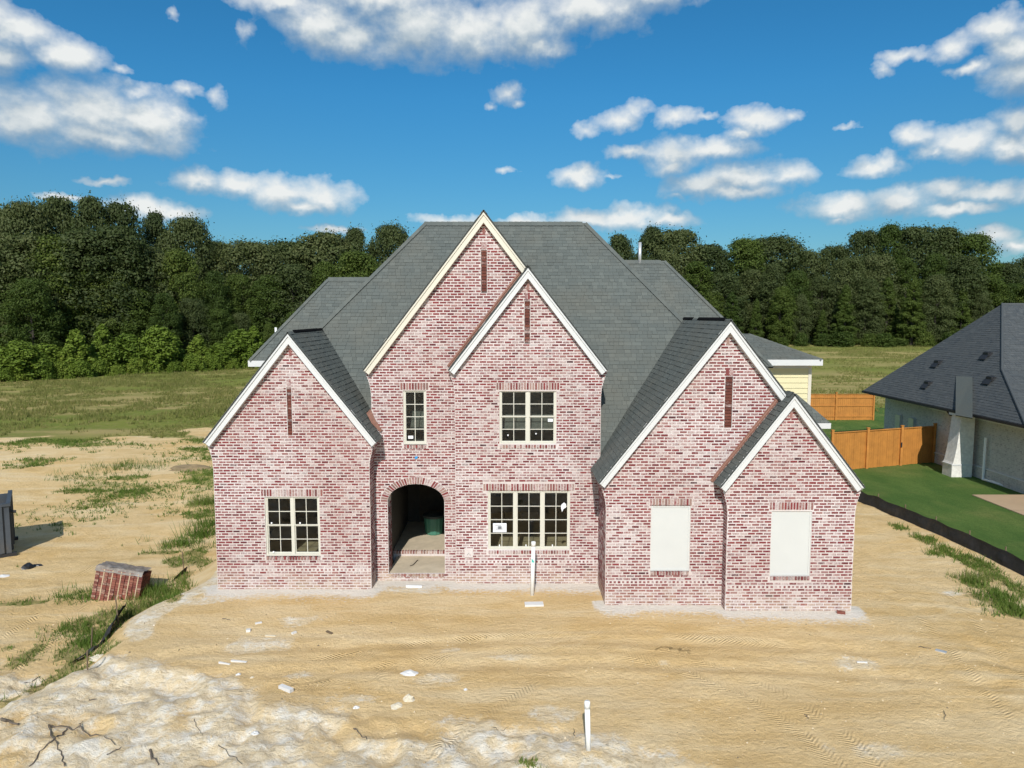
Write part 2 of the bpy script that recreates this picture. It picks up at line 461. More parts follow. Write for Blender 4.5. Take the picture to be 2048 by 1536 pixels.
M['pallet_wrap'] = simple('dusty_wrap', (0.20, 0.165, 0.135), 0.55, 0.4, 9.0, bmp=0.4, dirt=(0.36, 0.36, 0.36))
M['strap_gap'] = simple('dusty_joint', (0.50, 0.38, 0.25), 0.9, 0.2, 12.0)

def white_brick_mat():
    m, nt, b = material('white_painted_brick')
    p = pos(nt)
    sp = nt.new('ShaderNodeSeparateXYZ'); nt.l.new(p, sp.inputs[0])
    cb = nt.new('ShaderNodeCombineXYZ')
    nt.l.new(nt.math('ADD', sp.outputs[0], sp.outputs[1]), cb.inputs[0]); nt.l.new(sp.outputs[2], cb.inputs[1])
    br = nt.new('ShaderNodeTexBrick')
    nt.l.new(cb.outputs[0], br.inputs['Vector'])
    for k, v in (('Scale', 1.0), ('Brick Width', 0.2), ('Row Height', 0.08), ('Mortar Size', 0.012), ('Bias', 0.0)):
        br.inputs[k].default_value = v
    br.inputs['Color1'].default_value = (0.52, 0.50, 0.465, 1); br.inputs['Color2'].default_value = (0.27, 0.255, 0.24, 1); br.inputs['Mortar'].default_value = (0.54, 0.52, 0.48, 1)
    c = nt.mix(nt.remap(nt.noise(p, 9.0, 5.0, 0.7), 0.4, 0.62), (0.58, 0.555, 0.51), br.outputs['Color'])
    nt.l.new(c, b.inputs['Base Color']); b.inputs['Roughness'].default_value = 0.9
    bump(nt, b, nt.math('ADD', nt.math('MULTIPLY', br.outputs['Fac'], -0.6), nt.noise(p, 40.0, 4.0)), 0.5, 0.02)
    return m
M['white_brick'] = white_brick_mat()

def glass_mat():
    m, nt, b = material('window_glass')
    nt.n.remove(b)
    tr = nt.new('ShaderNodeBsdfTransparent'); tr.inputs[0].default_value = (0.80, 0.84, 0.80, 1)
    gl = nt.new('ShaderNodeBsdfGlossy'); gl.inputs['Roughness'].default_value = 0.02
    p = pos(nt)
    bp = nt.new('ShaderNodeBump'); bp.inputs['Strength'].default_value = 0.04; nt.l.new(nt.noise(p, 3.0, 2.0), bp.inputs['Height'])
    nt.l.new(bp.outputs[0], gl.inputs['Normal'])
    fr = nt.new('ShaderNodeFresnel'); fr.inputs['IOR'].default_value = 1.5
    mx = nt.new('ShaderNodeMixShader'); nt.l.new(nt.math('MULTIPLY', fr.outputs[0], 1.4), mx.inputs[0])
    nt.l.new(tr.outputs[0], mx.inputs[1]); nt.l.new(gl.outputs[0], mx.inputs[2])
    nt.l.new(mx.outputs[0], nt.n['Material Output'].inputs[0])
    return m
M['glass'] = glass_mat()

def leaf_mat(name, stops, trans=0.25):
    m, nt, b = material(name)
    geo = nt.new('ShaderNodeNewGeometry'); oi = nt.new('ShaderNodeObjectInfo')
    p = geo.outputs['Position']
    r = nt.math('ADD', nt.math('MULTIPLY', geo.outputs['Random Per Island'], 0.38), nt.math('MULTIPLY', oi.outputs['Random'], 0.52))
    r = nt.math('ADD', r, nt.math('MULTIPLY', nt.math('SUBTRACT', nt.noise(p, 0.35, 3.0), 0.4), 0.6))
    c = nt.ramp(r, stops)
    nt.l.new(c, b.inputs['Base Color']); b.inputs['Roughness'].default_value = 0.65
    b.inputs['Specular IOR Level'].default_value = 0.25
    tl = nt.new('ShaderNodeBsdfTranslucent'); nt.l.new(nt.mix(0.5, c, (0.10, 0.16, 0.02)), tl.inputs[0])
    mx = nt.new('ShaderNodeMixShader'); mx.inputs[0].default_value = trans
    nt.l.new(b.outputs[0], mx.inputs[1]); nt.l.new(tl.outputs[0], mx.inputs[2])
    nt.l.new(mx.outputs[0], nt.n['Material Output'].inputs[0])
    return m
M['leaf_dark'] = leaf_mat('dark_oak_leaves', [(0.0, (0.030, 0.048, 0.015)), (0.4, (0.060, 0.083, 0.025)), (0.75, (0.098, 0.120, 0.040)), (1.0, (0.135, 0.150, 0.055))], 0.32)
M['leaf_mid'] = leaf_mat('mid_green_leaves', [(0.0, (0.035, 0.062, 0.012)), (0.4, (0.066, 0.102, 0.018)), (0.75, (0.105, 0.145, 0.026)), (1.0, (0.15, 0.18, 0.036))], 0.35)
M['leaf_light'] = leaf_mat('light_green_leaves', [(0.0, (0.08, 0.13, 0.015)), (0.4, (0.135, 0.20, 0.024)), (0.75, (0.185, 0.255, 0.034)), (1.0, (0.26, 0.30, 0.05))], 0.3)
M['bark'] = simple('grey_bark', (0.045, 0.038, 0.03), 0.95, 0.25, 5.0, bmp=0.5)
M['weed'] = leaf_mat('weed_blades', [(0.0, (0.08, 0.14, 0.02)), (0.5, (0.13, 0.20, 0.032)), (0.8, (0.20, 0.23, 0.06)), (1.0, (0.36, 0.31, 0.13))], 0.3)
M['field_blade'] = leaf_mat('field_grass_blades', [(0.0, (0.12, 0.155, 0.03)), (0.4, (0.19, 0.205, 0.05)), (0.7, (0.28, 0.24, 0.09)), (1.0, (0.36, 0.26, 0.14))], 0.3)
# ================================================================== GROUND
def seg_dist(x, y, pts):
    d = np.full(np.shape(x), 1e9)
    for (x0, y0), (x1, y1) in zip(pts, pts[1:]):
        dx, dy = x1 - x0, y1 - y0
        t = np.clip(((x - x0) * dx + (y - y0) * dy) / (dx * dx + dy * dy), 0, 1)
        d = np.minimum(d, np.hypot(x - x0 - t * dx, y - y0 - t * dy))
    return d

SILT_X = 15.0
def silt_line(y):
    return SILT_X + 0.25 * np.sin(y * 0.35) - 0.02 * (y - 24)

def bank_x(y):
    return -9.35 - 0.35 * sst(17, 14, y) + 0.5 * sst(19, 23, y) + 0.30 * np.sin(y * 1.3)

def ground_z(x, y):
    x = np.asarray(x, dtype=float); y = np.asarray(y, dtype=float)
    z = np.zeros(np.broadcast(x, y).shape)
    # bank on the left falling to the lower ground
    b = sst(0.15, -1.25, x - bank_x(y)) * sst(11.0, 13.8, y)
    z = z - 0.62 * b * (1 - 0.5 * sst(26, 44, y))
    z = z - 0.10 * sst(-11, -17, x) * sst(13, 16, y)
    # far ground rises gently to the right, wood edge
    z = z + 1.25 * sst(60, 165, y) * sst(-20, 60, x)
    # ground falls slightly away from the house to the right
    z = z - 0.06 * sst(9.5, 13.0, x) * (1 - sst(40, 60, y)) * (1 - sst(14.4, 15.4, x))
    near = 1 - sst(60, 90, y)
    flat = sst(14.6, 15.2, x) * sst(15, 17, y) * (1 - sst(54, 58, y))       # lawn
    house = sst(-9.0, -8.6, x) * (1 - sst(9.4, 9.9, x)) * sst(17.2, 18.2, y) * (1 - sst(40, 42, y))
    k = near * (1 - flat) * (1 - 0.85 * house)
    z = z + k * (0.13 * (fbm(x / 3.1, y / 3.1, 3) - 0.5) + 0.06 * (fbm(x / 0.8, y / 0.8, 5) - 0.5))
    rough = 0.35 + 0.9 * sst(-2.5, -5.5, x + (y - 13) * 0.9) * sst(15.2, 13.8, y) + 0.5 * sst(-9, -11, x)
    z = z + k * rough * (0.055 * (fbm(x / 0.33, y / 0.33, 9, 3) - 0.5))
    sp = spoil_mask(x, y) * k
    rid = 1 - np.abs(2 * fbm(x / 0.55 + 0.4 * y, y / 0.8, 95, 3) - 1)
    z = z + sp * (0.26 * (rid - 0.75) + 0.14 * (fbm(x / 0.9, y / 0.9, 99, 2) - 0.5) + 0.08 * (fbm(x / 0.16, y / 0.16, 97, 2) - 0.5))
    # tyre ruts sweeping across the front
    for (ox, amp) in ((0.0, 0.030), (1.55, 0.026)):
        path = 15.3 + ox * 0.75 + 0.055 * (x + 2) ** 1 - 0.010 * (x + 2) ** 2
        d = (y - path) / 0.2
        rut = np.exp(-d * d) - 0.55 * np.exp(-((np.abs(y - path) - 0.36) / 0.12) ** 2)
        tread = 0.25 * np.sign(np.sin(x * 13.0 + np.abs(y - path) * 9)) * np.exp(-d * d)
        z = z - k * amp * (rut + tread * 0.5) * (np.abs(x) < 13) * (0.4 + 0.6 * (vnoise(x / 2.3, y / 2.3, 21) > 0.35))
    for (x0, sl, amp) in ((10.4, 0.16, 0.05), (12.1, 0.15, 0.04), (6.2, 0.42, 0.025)):
        px_ = x0 + sl * (y - 20) * -1.0
        d = (x - px_) / 0.16
        z = z - k * amp * np.exp(-d * d) * sst(12, 13, y) * (1 - sst(24, 27, y)) * (0.3 + vnoise(x / 1.1, y / 1.1, 33))
    return z

def spoil_mask(x, y):
    n = fbm(x / 1.9, y / 1.9, 91)
    return sst(0.6, -1.6, (x + 1.4) * 0.8 + (y - 13.55) * 2.6 + (n - 0.5) * 5.0)

def gz(x, y):
    return float(ground_z(np.array([x]), np.array([y]))[0])

def field_edge(x):
    return 47.5 + np.clip((x + 33), -60, 30) * 0.34

def zones(x, y):
    n1 = fbm(x / 2.6, y / 2.6, 41); n2 = fbm(x / 0.7, y / 0.7, 43); n3 = fbm(x / 9.0, y / 6.0, 47)
    # green weeds on the lower left ground, along the bank and the silt fence
    left = sst(-9.0, -10.2, x)
    density = 0.25 + 0.10 * sst(20, 40, y) - 0.05 * sst(-13, -20, x)
    weeds = left * sst(13.5, 15.5, y) * sst(0, 0.16, 0.58 * n1 + 0.42 * n2 - (1 - density) * 0.86)
    strip = np.exp(-((x - (bank_x(y) - 1.3)) / 0.75) ** 2) * sst(13.8, 15.0, y) * (1 - sst(23.5, 25, y))
    weeds = np.maximum(weeds, sst(0.46, 0.66, strip * (0.15 + 1.1 * n2) * (0.6 + 0.8 * n1)))
    for (cx_, cy_, rx_, ry_, an) in PATCHES:
        ca, sa = math.cos(an), math.sin(an)
        u = ((x - cx_) * ca + (y - cy_) * sa) / rx_; v = (-(x - cx_) * sa + (y - cy_) * ca) / ry_
        weeds = np.maximum(weeds, sst(0.15, 0.55, 1 - np.hypot(u, v) + (n2 - 0.5) * 1.5))
    sf = np.exp(-((x - (silt_line(y) - 0.75)) / 0.55) ** 2) * (1 - sst(25.5, 28.0, y)) * sst(10, 12, y)
    weeds = np.maximum(weeds, sst(0.44, 0.66, sf * (0.15 + 1.1 * n2) * (0.6 + 0.8 * n1)))
    # pale clay: foreground spoil, mortar droppings along the walls, dusty spots
    clay = spoil_mask(x, y) * sst(0.28, 0.58, 0.55 * n1 + 0.6 * n2)
    bank_rim = np.exp(-((x - (bank_x(y) + 0.25)) / 0.5) ** 2) * sst(15.5, 17.5, y) * (1 - sst(25, 27, y))
    clay = np.maximum(clay, sst(0.35, 0.8, bank_rim * (0.4 + n2 + 0.2)))
    for (cx_, cy_, rx_, ry_) in CLAYS:
        clay = np.maximum(clay, 0.75 * sst(0.0, 0.7, 1 - np.hypot((x - cx_) / rx_, (y - cy_) / ry_) + (n2 - 0.5) * 1.3))
    droppings = np.zeros_like(x)
    for (x0, x1, d) in FOOT:
        inx = sst(x0 - 0.5, x0 - 0.05, x) * (1 - sst(x1 + 0.05, x1 + 0.5, x))
        droppings = np.maximum(droppings, inx * np.exp(-np.clip(d - y, 0, 9) / 0.55) * (y < d + 0.3) * (0.55 + 0.9 * n2))
    # grass field
    behind = np.where(x > 9.5, 34.0, np.where(x > -9, 40.0, field_edge(x)))
    e = y - behind + (n3 - 0.5) * 7 + (n1 - 0.5) * 5
    field = sst(-0.8, 0.8, e)
    tuft = 0.7 * left * sst(24, 38, y) * (1 - field) * sst(0.54, 0.66, 0.6 * n3 + 0.4 * n1)
    dry = sst(0.34, 0.60, fbm(x / 14.0, y / 5.0, 61) + 0.16 * np.sin((y - 62) * 0.13))
    return weeds * (1 - field), np.clip(np.maximum(clay * (1 - 0.8 * weeds), 0) , 0, 1) * (1 - field), np.clip(field + 0.85 * tuft, 0, 1), np.clip(droppings, 0, 1), dry

# walls of the new house: planes and edges (from the photograph's wall lines)
D1, D2, D3, D4, D5 = 19.85, 20.50, 20.30, 18.70, 18.35
X1L, X1R = U(431, 1050, D1).x, U(741, 1050, D1).x
X2L = U(747, 1050, D2).x
X3L, X3R = U(911, 1000, D3).x, U(1199, 1050, D3).x
X4L = U(1211, 1100, D4).x
X5L, X5R = U(1453, 1100, D5).x, U(1707, 1100, D5).x
X4R = X5R + 0.05
FOOT = [(X1L, X1R, D1), (X1R, X3L, D2), (X3L, X4L, D3), (X4L, X5L, D4), (X5L, X5R, D5)]

def gp(px, py): 
    p = G(px, py); return p.x, p.y
def patch(px, py, rx, ry, an=0.0):
    x, y = gp(px, py); return (x, y, rx, ry, an)
PATCHES = [patch(405, 1000, 1.0, 0.9), patch(365, 1085, 1.1, 0.7), patch(400, 1070, 0.8, 1.2), patch(215, 1190, 1.4, 0.8), patch(300, 1180, 1.2, 0.9),
           patch(165, 1275, 0.9, 0.35, 0.5), patch(190, 1290, 0.95, 0.22, 0.62), patch(340, 1190, 0.7, 0.5), patch(150, 1215, 0.9, 0.5), patch(170, 957, 1.5, 0.5), patch(40, 1160, 1.0, 0.3),
           patch(110, 1015, 1.0, 0.3), patch(260, 935, 1.4, 0.6), patch(390, 885, 1.6, 1.0), patch(230, 1125, 0.6, 0.15), patch(1063, 1527, 0.2, 0.12),
           patch(1960, 1165, 0.5, 1.0, 0.3), patch(2010, 1210, 0.5, 1.1, 0.25), patch(320, 1070, 0.8, 0.3), patch(60, 905, 1.6, 0.4)]
CLAYS = [(gp(*c[:2])[0], gp(*c[:2])[1], c[2], c[3]) for c in ((60, 1395, 1.4, 0.5), (350, 1470, 2.2, 0.6), (650, 1440, 0.9, 0.5), (120, 1500, 1.6, 0.5), (520, 1290, 1.6, 0.7), (600, 1240, 0.9, 0.5),
        (880, 1355, 0.8, 0.35), (900, 1300, 1.2, 0.3), (1010, 1315, 1.0, 0.25), (1700, 1330, 1.2, 0.5), (1330, 1325, 0.25, 0.2), (1100, 1430, 0.8, 0.4), (1120, 1500, 1.0, 0.5), (1750, 1500, 1.3, 0.5), (1065, 1180, 0.6, 0.3), (830, 1180, 1.2, 0.35), (400, 1200, 1.1, 0.4), (1900, 1180, 0.6, 0.3), (600, 1350, 0.5, 0.3), (700, 1395, 1.0, 0.35))]

def pline(pix): return [gp(*q) for q in pix]
TRACKS = [pline(t) for t in (((1240, 1310), (1380, 1350), (1500, 1400), (1600, 1460), (1680, 1536)), ((1330, 1300), (1480, 1350), (1600, 1410), (1700, 1480), (1760, 1536)),
    ((1775, 1170), (1850, 1250), (1930, 1340), (2010, 1430), (2060, 1500)), ((1880, 1170), (1960, 1260), (2060, 1370)), ((640, 1320), (800, 1290), (1000, 1275), (1250, 1262), (1560, 1290)), ((560, 1370), (800, 1325), (1000, 1305), (1250, 1290), (1450, 1300)),
    ((880, 1500), (950, 1440), (1010, 1400), (1060, 1370)), ((500, 1390), (640, 1365), (760, 1350)), ((20, 1290), (90, 1240), (150, 1180), (210, 1120), (300, 1060)), ((-10, 1230), (60, 1190), (130, 1120), (260, 1050)))]
def track_fields(x, y):
    best = np.full(x.shape, 9.0); al = np.zeros(x.shape); ac = np.zeros(x.shape)
    for pts in TRACKS:
        s0 = 0.0
        for (x0, y0), (x1, y1) in zip(pts, pts[1:]):
            dx, dy = x1 - x0, y1 - y0; L = math.hypot(dx, dy)
            t = np.clip(((x - x0) * dx + (y - y0) * dy) / (L * L), 0, 1)
            ddx, ddy = x - x0 - t * dx, y - y0 - t * dy
            d = np.hypot(ddx, ddy); sg = (ddx * dy - ddy * dx) / L
            m = d < best
            best = np.where(m, d, best); al = np.where(m, s0 + t * L, al); ac = np.where(m, sg, ac)
            s0 += L
    return sst(0.24, 0.13, best), al, ac

def growth(start, first, ratio, limit):
    out = []; s = first; v = start
    while v < limit:
        v += s; s *= ratio; out.append(v)
    return out
gx_mid = np.arange(-18.5, 18.51, 0.095)
side = growth(18.5, 0.2, 1.10, 4000)
GX = np.concatenate([-np.array(side[::-1]), gx_mid, np.array(side)])
gy_a = np.arange(10.0, 24.5, 0.085)
gy_b = np.arange(24.6, 56, 0.2)
GY = np.concatenate([[-400, -150, -60, -25, -10, 0, 4, 7, 9], gy_a, gy_b, np.array(growth(56.0, 0.3, 1.09, 5000))])
XX, YY = np.meshgrid(GX, GY)
ZZ = ground_z(XX, YY)
zr, zg, zb, zd, zdry = zones(XX, YY)
nxv, nyv = len(GX), len(GY)
me = bpy.data.meshes.new('ground')
nv = nxv * nyv
me.vertices.add(nv)
me.vertices.foreach_set('co', np.stack([XX, YY, ZZ], -1).astype(np.float32).ravel())
ii = (np.arange(nyv - 1)[:, None] * nxv + np.arange(nxv - 1)[None, :]).ravel()
quads = np.stack([ii, ii + 1, ii + 1 + nxv, ii + nxv], -1).astype(np.int32)
me.loops.add(quads.size); me.loops.foreach_set('vertex_index', quads.ravel())
me.polygons.add(len(quads))
me.polygons.foreach_set('loop_start', np.arange(0, quads.size, 4, dtype=np.int32))
me.polygons.foreach_set('loop_total', np.full(len(quads), 4, dtype=np.int32))
me.polygons.foreach_set('use_smooth', np.ones(len(quads), dtype=bool))
ca = me.color_attributes.new('zone', 'FLOAT_COLOR', 'POINT')
ca.data.foreach_set('color', np.stack([zr, zg, zb, zd], -1).astype(np.float32).ravel())
cb_ = me.attributes.new('dry', 'FLOAT', 'POINT')
cb_.data.foreach_set('value', zdry.astype(np.float32).ravel())
tm_, ta_, tc_ = track_fields(XX, YY)
for nm_, arr_ in (('track_mask', tm_), ('track_along', ta_), ('track_across', tc_)):
    a_ = me.attributes.new(nm_, 'FLOAT', 'POINT'); a_.data.foreach_set('value', arr_.astype(np.float32).ravel())
me.update(calc_edges=True)

def ground_mat():
    m, nt, b = material('sandy_building_lot')
    p = pos(nt)
    at = nt.new('ShaderNodeAttribute', attribute_name='zone')
    sc = nt.new('ShaderNodeSeparateColor'); nt.l.new(at.outputs['Color'], sc.inputs[0])
    weeds, clay, field, drop = sc.outputs[0], sc.outputs[1], sc.outputs[2], at.outputs['Alpha']
    dry = nt.new('ShaderNodeAttribute', attribute_name='dry').outputs['Fac']
    n_big = nt.noise(p, 0.22, 4.0, 0.6)
    n_mid = nt.noise(p, 1.3, 5.0, 0.6)
    n_fine = nt.noise(p, 9.0, 6.0, 0.68)
    n_grit = nt.noise(p, 55.0, 4.0, 0.7)
    sand = nt.mix(nt.remap(n_mid, 0.32, 0.68), (0.68, 0.455, 0.195), (0.81, 0.585, 0.30))
    sand = nt.mix(nt.remap(n_big, 0.38, 0.66, 0.0, 0.7), sand, (0.79, 0.60, 0.34))
    sand = nt.mix(nt.remap(n_fine, 0.52, 0.75, 0.0, 0.55), sand, (0.52, 0.37, 0.17))
    sand = nt.mix(nt.remap(n_fine, 0.42, 0.25, 0.0, 0.5), sand, (0.74, 0.58, 0.35))
    sand = nt.mix(nt.remap(n_grit, 0.64, 0.76, 0.0, 0.5), sand, (0.28, 0.20, 0.11))
    pale = nt.mix(nt.remap(n_fine, 0.35, 0.65), (0.86, 0.755, 0.575), (0.76, 0.60, 0.37))
    sw = nt.noise(nt.scalev(p, (0.22, 1.0, 1.0)), 1.1, 4.0, 0.55, dist=0.6)
    sand = nt.mix(nt.remap(sw, 0.50, 0.66, 0.0, 0.65), sand, (0.83, 0.655, 0.40))
    sand = nt.mix(nt.remap(sw, 0.46, 0.32, 0.0, 0.55), sand, (0.62, 0.41, 0.17))
    # torn, streaky dark marks in the loosened soil and trodden sand
    st1 = nt.noise(nt.scalev(p, (1.0, 2.1, 1.0)), 5.5, 6.0, 0.72, dist=0.8)
    sand = nt.mix(nt.remap(st1, 0.57, 0.72, 0.0, 0.5), sand, (0.42, 0.29, 0.14))
    pale = nt.mix(nt.remap(st1, 0.53, 0.66, 0.0, 0.75), pale, (0.40, 0.30, 0.17))
    pale = nt.mix(nt.remap(nt.noise(p, 2.6, 5.0, 0.65), 0.48, 0.62, 0.0, 0.85), pale, (0.90, 0.87, 0.79))
    cl = nt.remap(nt.math('ADD', clay, nt.math('MULTIPLY', nt.math('SUBTRACT', n_fine, 0.5), 1.7)), 0.25, 0.95, 0.0, 0.85, smooth=True)
    c = nt.mix(cl, sand, pale)
    dr = nt.remap(nt.math('ADD', drop, nt.math('MULTIPLY', nt.math('SUBTRACT', n_fine, 0.5), 0.9)), 0.18, 0.5, 0.0, 0.95, smooth=True)
    c = nt.mix(dr, c, (0.82, 0.76, 0.67))
    wd = nt.remap(nt.math('ADD', weeds, nt.math('MULTIPLY', nt.math('SUBTRACT', nt.noise(p, 6.0, 5.0, 0.7), 0.5), 1.3)), 0.35, 0.75, 0.0, 0.85, smooth=True)
    weedc = nt.mix(nt.remap(n_mid, 0.35, 0.65), (0.24, 0.23, 0.075), (0.44, 0.34, 0.15))
    c = nt.mix(wd, c, weedc)
    fcol = nt.mix(dry, (0.215, 0.235, 0.052), (0.40, 0.32, 0.13))
    fcol = nt.mix(nt.remap(nt.noise(nt.scalev(p, (0.25, 1.0, 1.0)), 0.5, 5.0, 0.65), 0.42, 0.64, 0.0, 0.8), fcol, (0.15, 0.19, 0.04))
    fcol = nt.mix(nt.remap(nt.noise(p, 2.2, 5.0, 0.7), 0.5, 0.7, 0.0, 0.6), fcol, (0.35, 0.26, 0.13))
    fl = nt.remap(nt.math('ADD', field, nt.math('MULTIPLY', nt.math('SUBTRACT', n_mid, 0.5), 0.9)), 0.3, 0.7, 0.0, 1.0, smooth=True)
    c = nt.mix(fl, c, fcol)
    nt.l.new(c, b.inputs['Base Color']); b.inputs['Roughness'].default_value = 1.0
    b.inputs['Specular IOR Level'].default_value = 0.05
    h = nt.math('ADD', nt.math('MULTIPLY', n_fine, 0.6), nt.math('MULTIPLY', n_grit, 0.25))
    h = nt.math('ADD', h, nt.math('MULTIPLY', nt.noise(nt.scalev(p, (1.0, 1.3, 1.0)), 2.4, 4.0, 0.6), 0.45))
    A = lambda n_: nt.new('ShaderNodeAttribute', attribute_name=n_).outputs['Fac']
    al_, ac_, tmk = A('track_along'), A('track_across'), A('track_mask')
    chev = nt.math('SINE', nt.math('MULTIPLY', nt.math('ADD', al_, nt.math('MULTIPLY', nt.math('ABSOLUTE', ac_), 0.8)), 72.0))
    chev = nt.math('MULTIPLY', chev, nt.math('MULTIPLY', tmk, nt.remap(nt.noise(p, 1.1, 3.0), 0.40, 0.62)))
    h = nt.math('ADD', h, nt.math('MULTIPLY', chev, 0.16))
    h = nt.math('SUBTRACT', h, nt.math('MULTIPLY', tmk, 0.12))
    h = nt.math('ADD', h, nt.math('MULTIPLY', st1, -0.5))
    bump(nt, b, h, 0.85, 0.11)
    return m
me.materials.append(ground_mat())
ground = link('ground', me); tag(ground, kind='structure')

# neighbour's mown lawn and driveway
def lawn_mat():
    m, nt, b = material('mown_lawn')
    p = pos(nt)
    st = nt.noise(nt.scalev(p, (1.0, 0.35, 1.0)), 0.8, 4.0, 0.6)
    c = nt.mix(nt.remap(st, 0.35, 0.65), (0.088, 0.168, 0.038), (0.145, 0.225, 0.054))
    c = nt.mix(nt.remap(nt.noise(p, 0.35, 4.0), 0.52, 0.72, 0.0, 0.7), c, (0.24, 0.26, 0.08))
    c = nt.mix(nt.remap(nt.noise(p, 14.0, 6.0, 0.75), 0.4, 0.7, 0.0, 0.6), c, (0.045, 0.09, 0.02))
    nt.l.new(c, b.inputs['Base Color']); b.inputs['Roughness'].default_value = 0.95; b.inputs['Specular IOR Level'].default_value = 0.1
    bump(nt, b, nt.noise(p, 45.0, 5.0, 0.7), 1.0, 0.06)
    return m
lawn_pts = [(float(silt_line(y)) + 0.06, y) for y in np.arange(12, 41, 1.0)] + [(14.6, 42), (12, 43), (12, 60), (60, 60), (60, 12)]
nL = len(lawn_pts)
lb = MB(); lb.poly([(x, y, 0.035) for x, y in reversed(lawn_pts)][::-1])
lawn = lb.build('lawn', lawn_mat()); tag(lawn, kind='structure')
dv = MB()
dv.prism_n([(19.55, 14, 0.015), (40, 14, 0.015), (40, 30.4, 0.015), (19.7, 30.4, 0.015)], (0, 0, 0.055))
drive = dv.build('driveway', simple('tan_concrete_drive', (0.44, 0.31, 0.19), 0.9, 0.08, 0.8, bmp=0.1)); tag(drive, kind='structure')
dj = MB().box(19.6, 40, 27.9, 27.915, 0.069, 0.0735)
jo = dj.build('joint', M['stake'], drive)
# ================================================================== NEW BRICK HOUSE
house = empty('brick_house', (0, 20, 0))
tag(house, 'two-storey new house of white-smeared red brick with five steep gables and grey roof', 'house')
COURSE, BL_ = 0.079, 0.204
rb = random.Random(11)
BRICKS = []          # (x0,x1,y0,y1,z0,z1, material key, score)

def flare_at(z, ze, amt=0.21, hgt=0.85):
    t = (z - (ze - hgt)) / hgt
    t = 0 if t < 0 else (1 if t > 1 else t)
    return amt * t * t

class Gable:
    """front gable from photo pixels: rake bottom left, apex, rake bottom right on the plane D"""
    def __init__(s, D, ap, bl=None, br=None):
        s.D = D; s.Dr = D - 0.2
        A = U(*ap, s.Dr); s.xa, s.za = A.x, A.z
        if bl: B = U(*bl, s.Dr); s.xl, zl = B.x, B.z
        if br: C = U(*br, s.Dr); s.xr, zr_ = C.x, C.z
        if not bl: s.xl = 2 * s.xa - s.xr; zl = zr_
        if not br: s.xr = 2 * s.xa - s.xl; zr_ = zl
        s.ze = (zl + zr_) / 2
        s.ml = (s.za - s.ze) / (s.xa - s.xl); s.mr = (s.za - s.ze) / (s.xr - s.xa)
    def span(s, z):
        """roof line at height z"""
        return s.xa - (s.za - z) / s.ml, s.xa + (s.za - z) / s.mr

g1 = Gable(D1, (575, 664), (407, 882), (752, 882))
g2 = Gable(D2, (967, 420), (727, 738))
g3 = Gable(D3, (1056, 532), (898, 738), (1214, 738))
g4 = Gable(D4, (1462, 639), (1199, 964))
g5 = Gable(D5, (1590, 788), (1442, 971), (1728, 973))

def rect(px0, py0, px1, py1, D):
    a = U(px0, py0, D); b_ = U(px1, py1, D)
    return (a.x, b_.x, b_.z, a.z)         # x0,x1,z0,z1
HOLES = {1: [], 2: [], 3: [], 4: [], 5: []}
W1 = rect(529, 993, 641, 1112, D1); HOLES[1].append(W1)
W2 = rect(806, 780, 853, 889, D2); HOLES[2].append(W2)
W3 = rect(999, 780, 1112, 889, D3); HOLES[3].append(W3)
W4 = rect(976, 982, 1139, 1100, D3); HOLES[3].append(W4)
W5 = rect(1303, 1012, 1378, 1142, D4); HOLES[4].append(W5)
W6 = rect(1544, 1020, 1619, 1152, D5); HOLES[5].append(W6)
SLOTS = [(1, rect(573, 773, 585, 873, D1)), (2, rect(962, 499, 974, 583, D2)), (3, rect(1049, 600, 1060, 685, D3)), (4, rect(1451, 752, 1463, 858, D4))]
for k, r_ in SLOTS: HOLES[k].append(r_)
for r_ in (W3, W4): HOLES[2].append((r_[0] - 0.12, r_[1] + 0.12, r_[2] - 0.12, r_[3] + 0.12))   # the bay windows look through the wall behind
LINTELS = [(1, rect(521, 978, 646, 993, D1)), (2, rect(800, 765, 857, 780, D2)), (3, rect(992, 765, 1119, 780, D3)), (3, rect(966, 967, 1149, 982, D3)), (4, rect(1299, 997, 1384, 1012, D4)), (5, rect(1539, 1004, 1627, 1020, D5))]
SILLS = [(1, W1), (2, W2), (3, W3), (3, W4), (4, W5), (5, W6)]
NOBRICK = {1: [], 2: [], 3: [], 4: [], 5: []}
for k, r_ in LINTELS: NOBRICK[k].append(r_)
for k, (a, b_, c, d) in SILLS: NOBRICK[k].append((a - 0.04, b_ + 0.04, c - 0.115, c))
# arched porch opening
aL, aR = U(776, 1050, D2).x, U(889, 1050, D2).x
aTop = U(832, 968, D2).z; aSpring = U(776, 1004, D2).z; aBot = U(832, 1147, D2).z
aC = (aL + aR) / 2; aRad = (aR - aL) / 2; aRise = aTop - aSpring
def arch_half(z, grow=0.0):
    """half width of the opening at height z"""
    if z < aSpring: return aRad + grow
    t = (z - aSpring) / (aRise + grow)
    return (aRad + grow) * math.sqrt(max(0.0, 1 - t * t)) if t < 1 else 0.0
RING = 0.205

def cut(iv, a, b_):
    out = []
    for (p, q) in iv:
        if b_ <= p or a >= q: out.append((p, q)); continue
        if a > p: out.append((p, a))
        if b_ < q: out.append((b_, q))
    return out

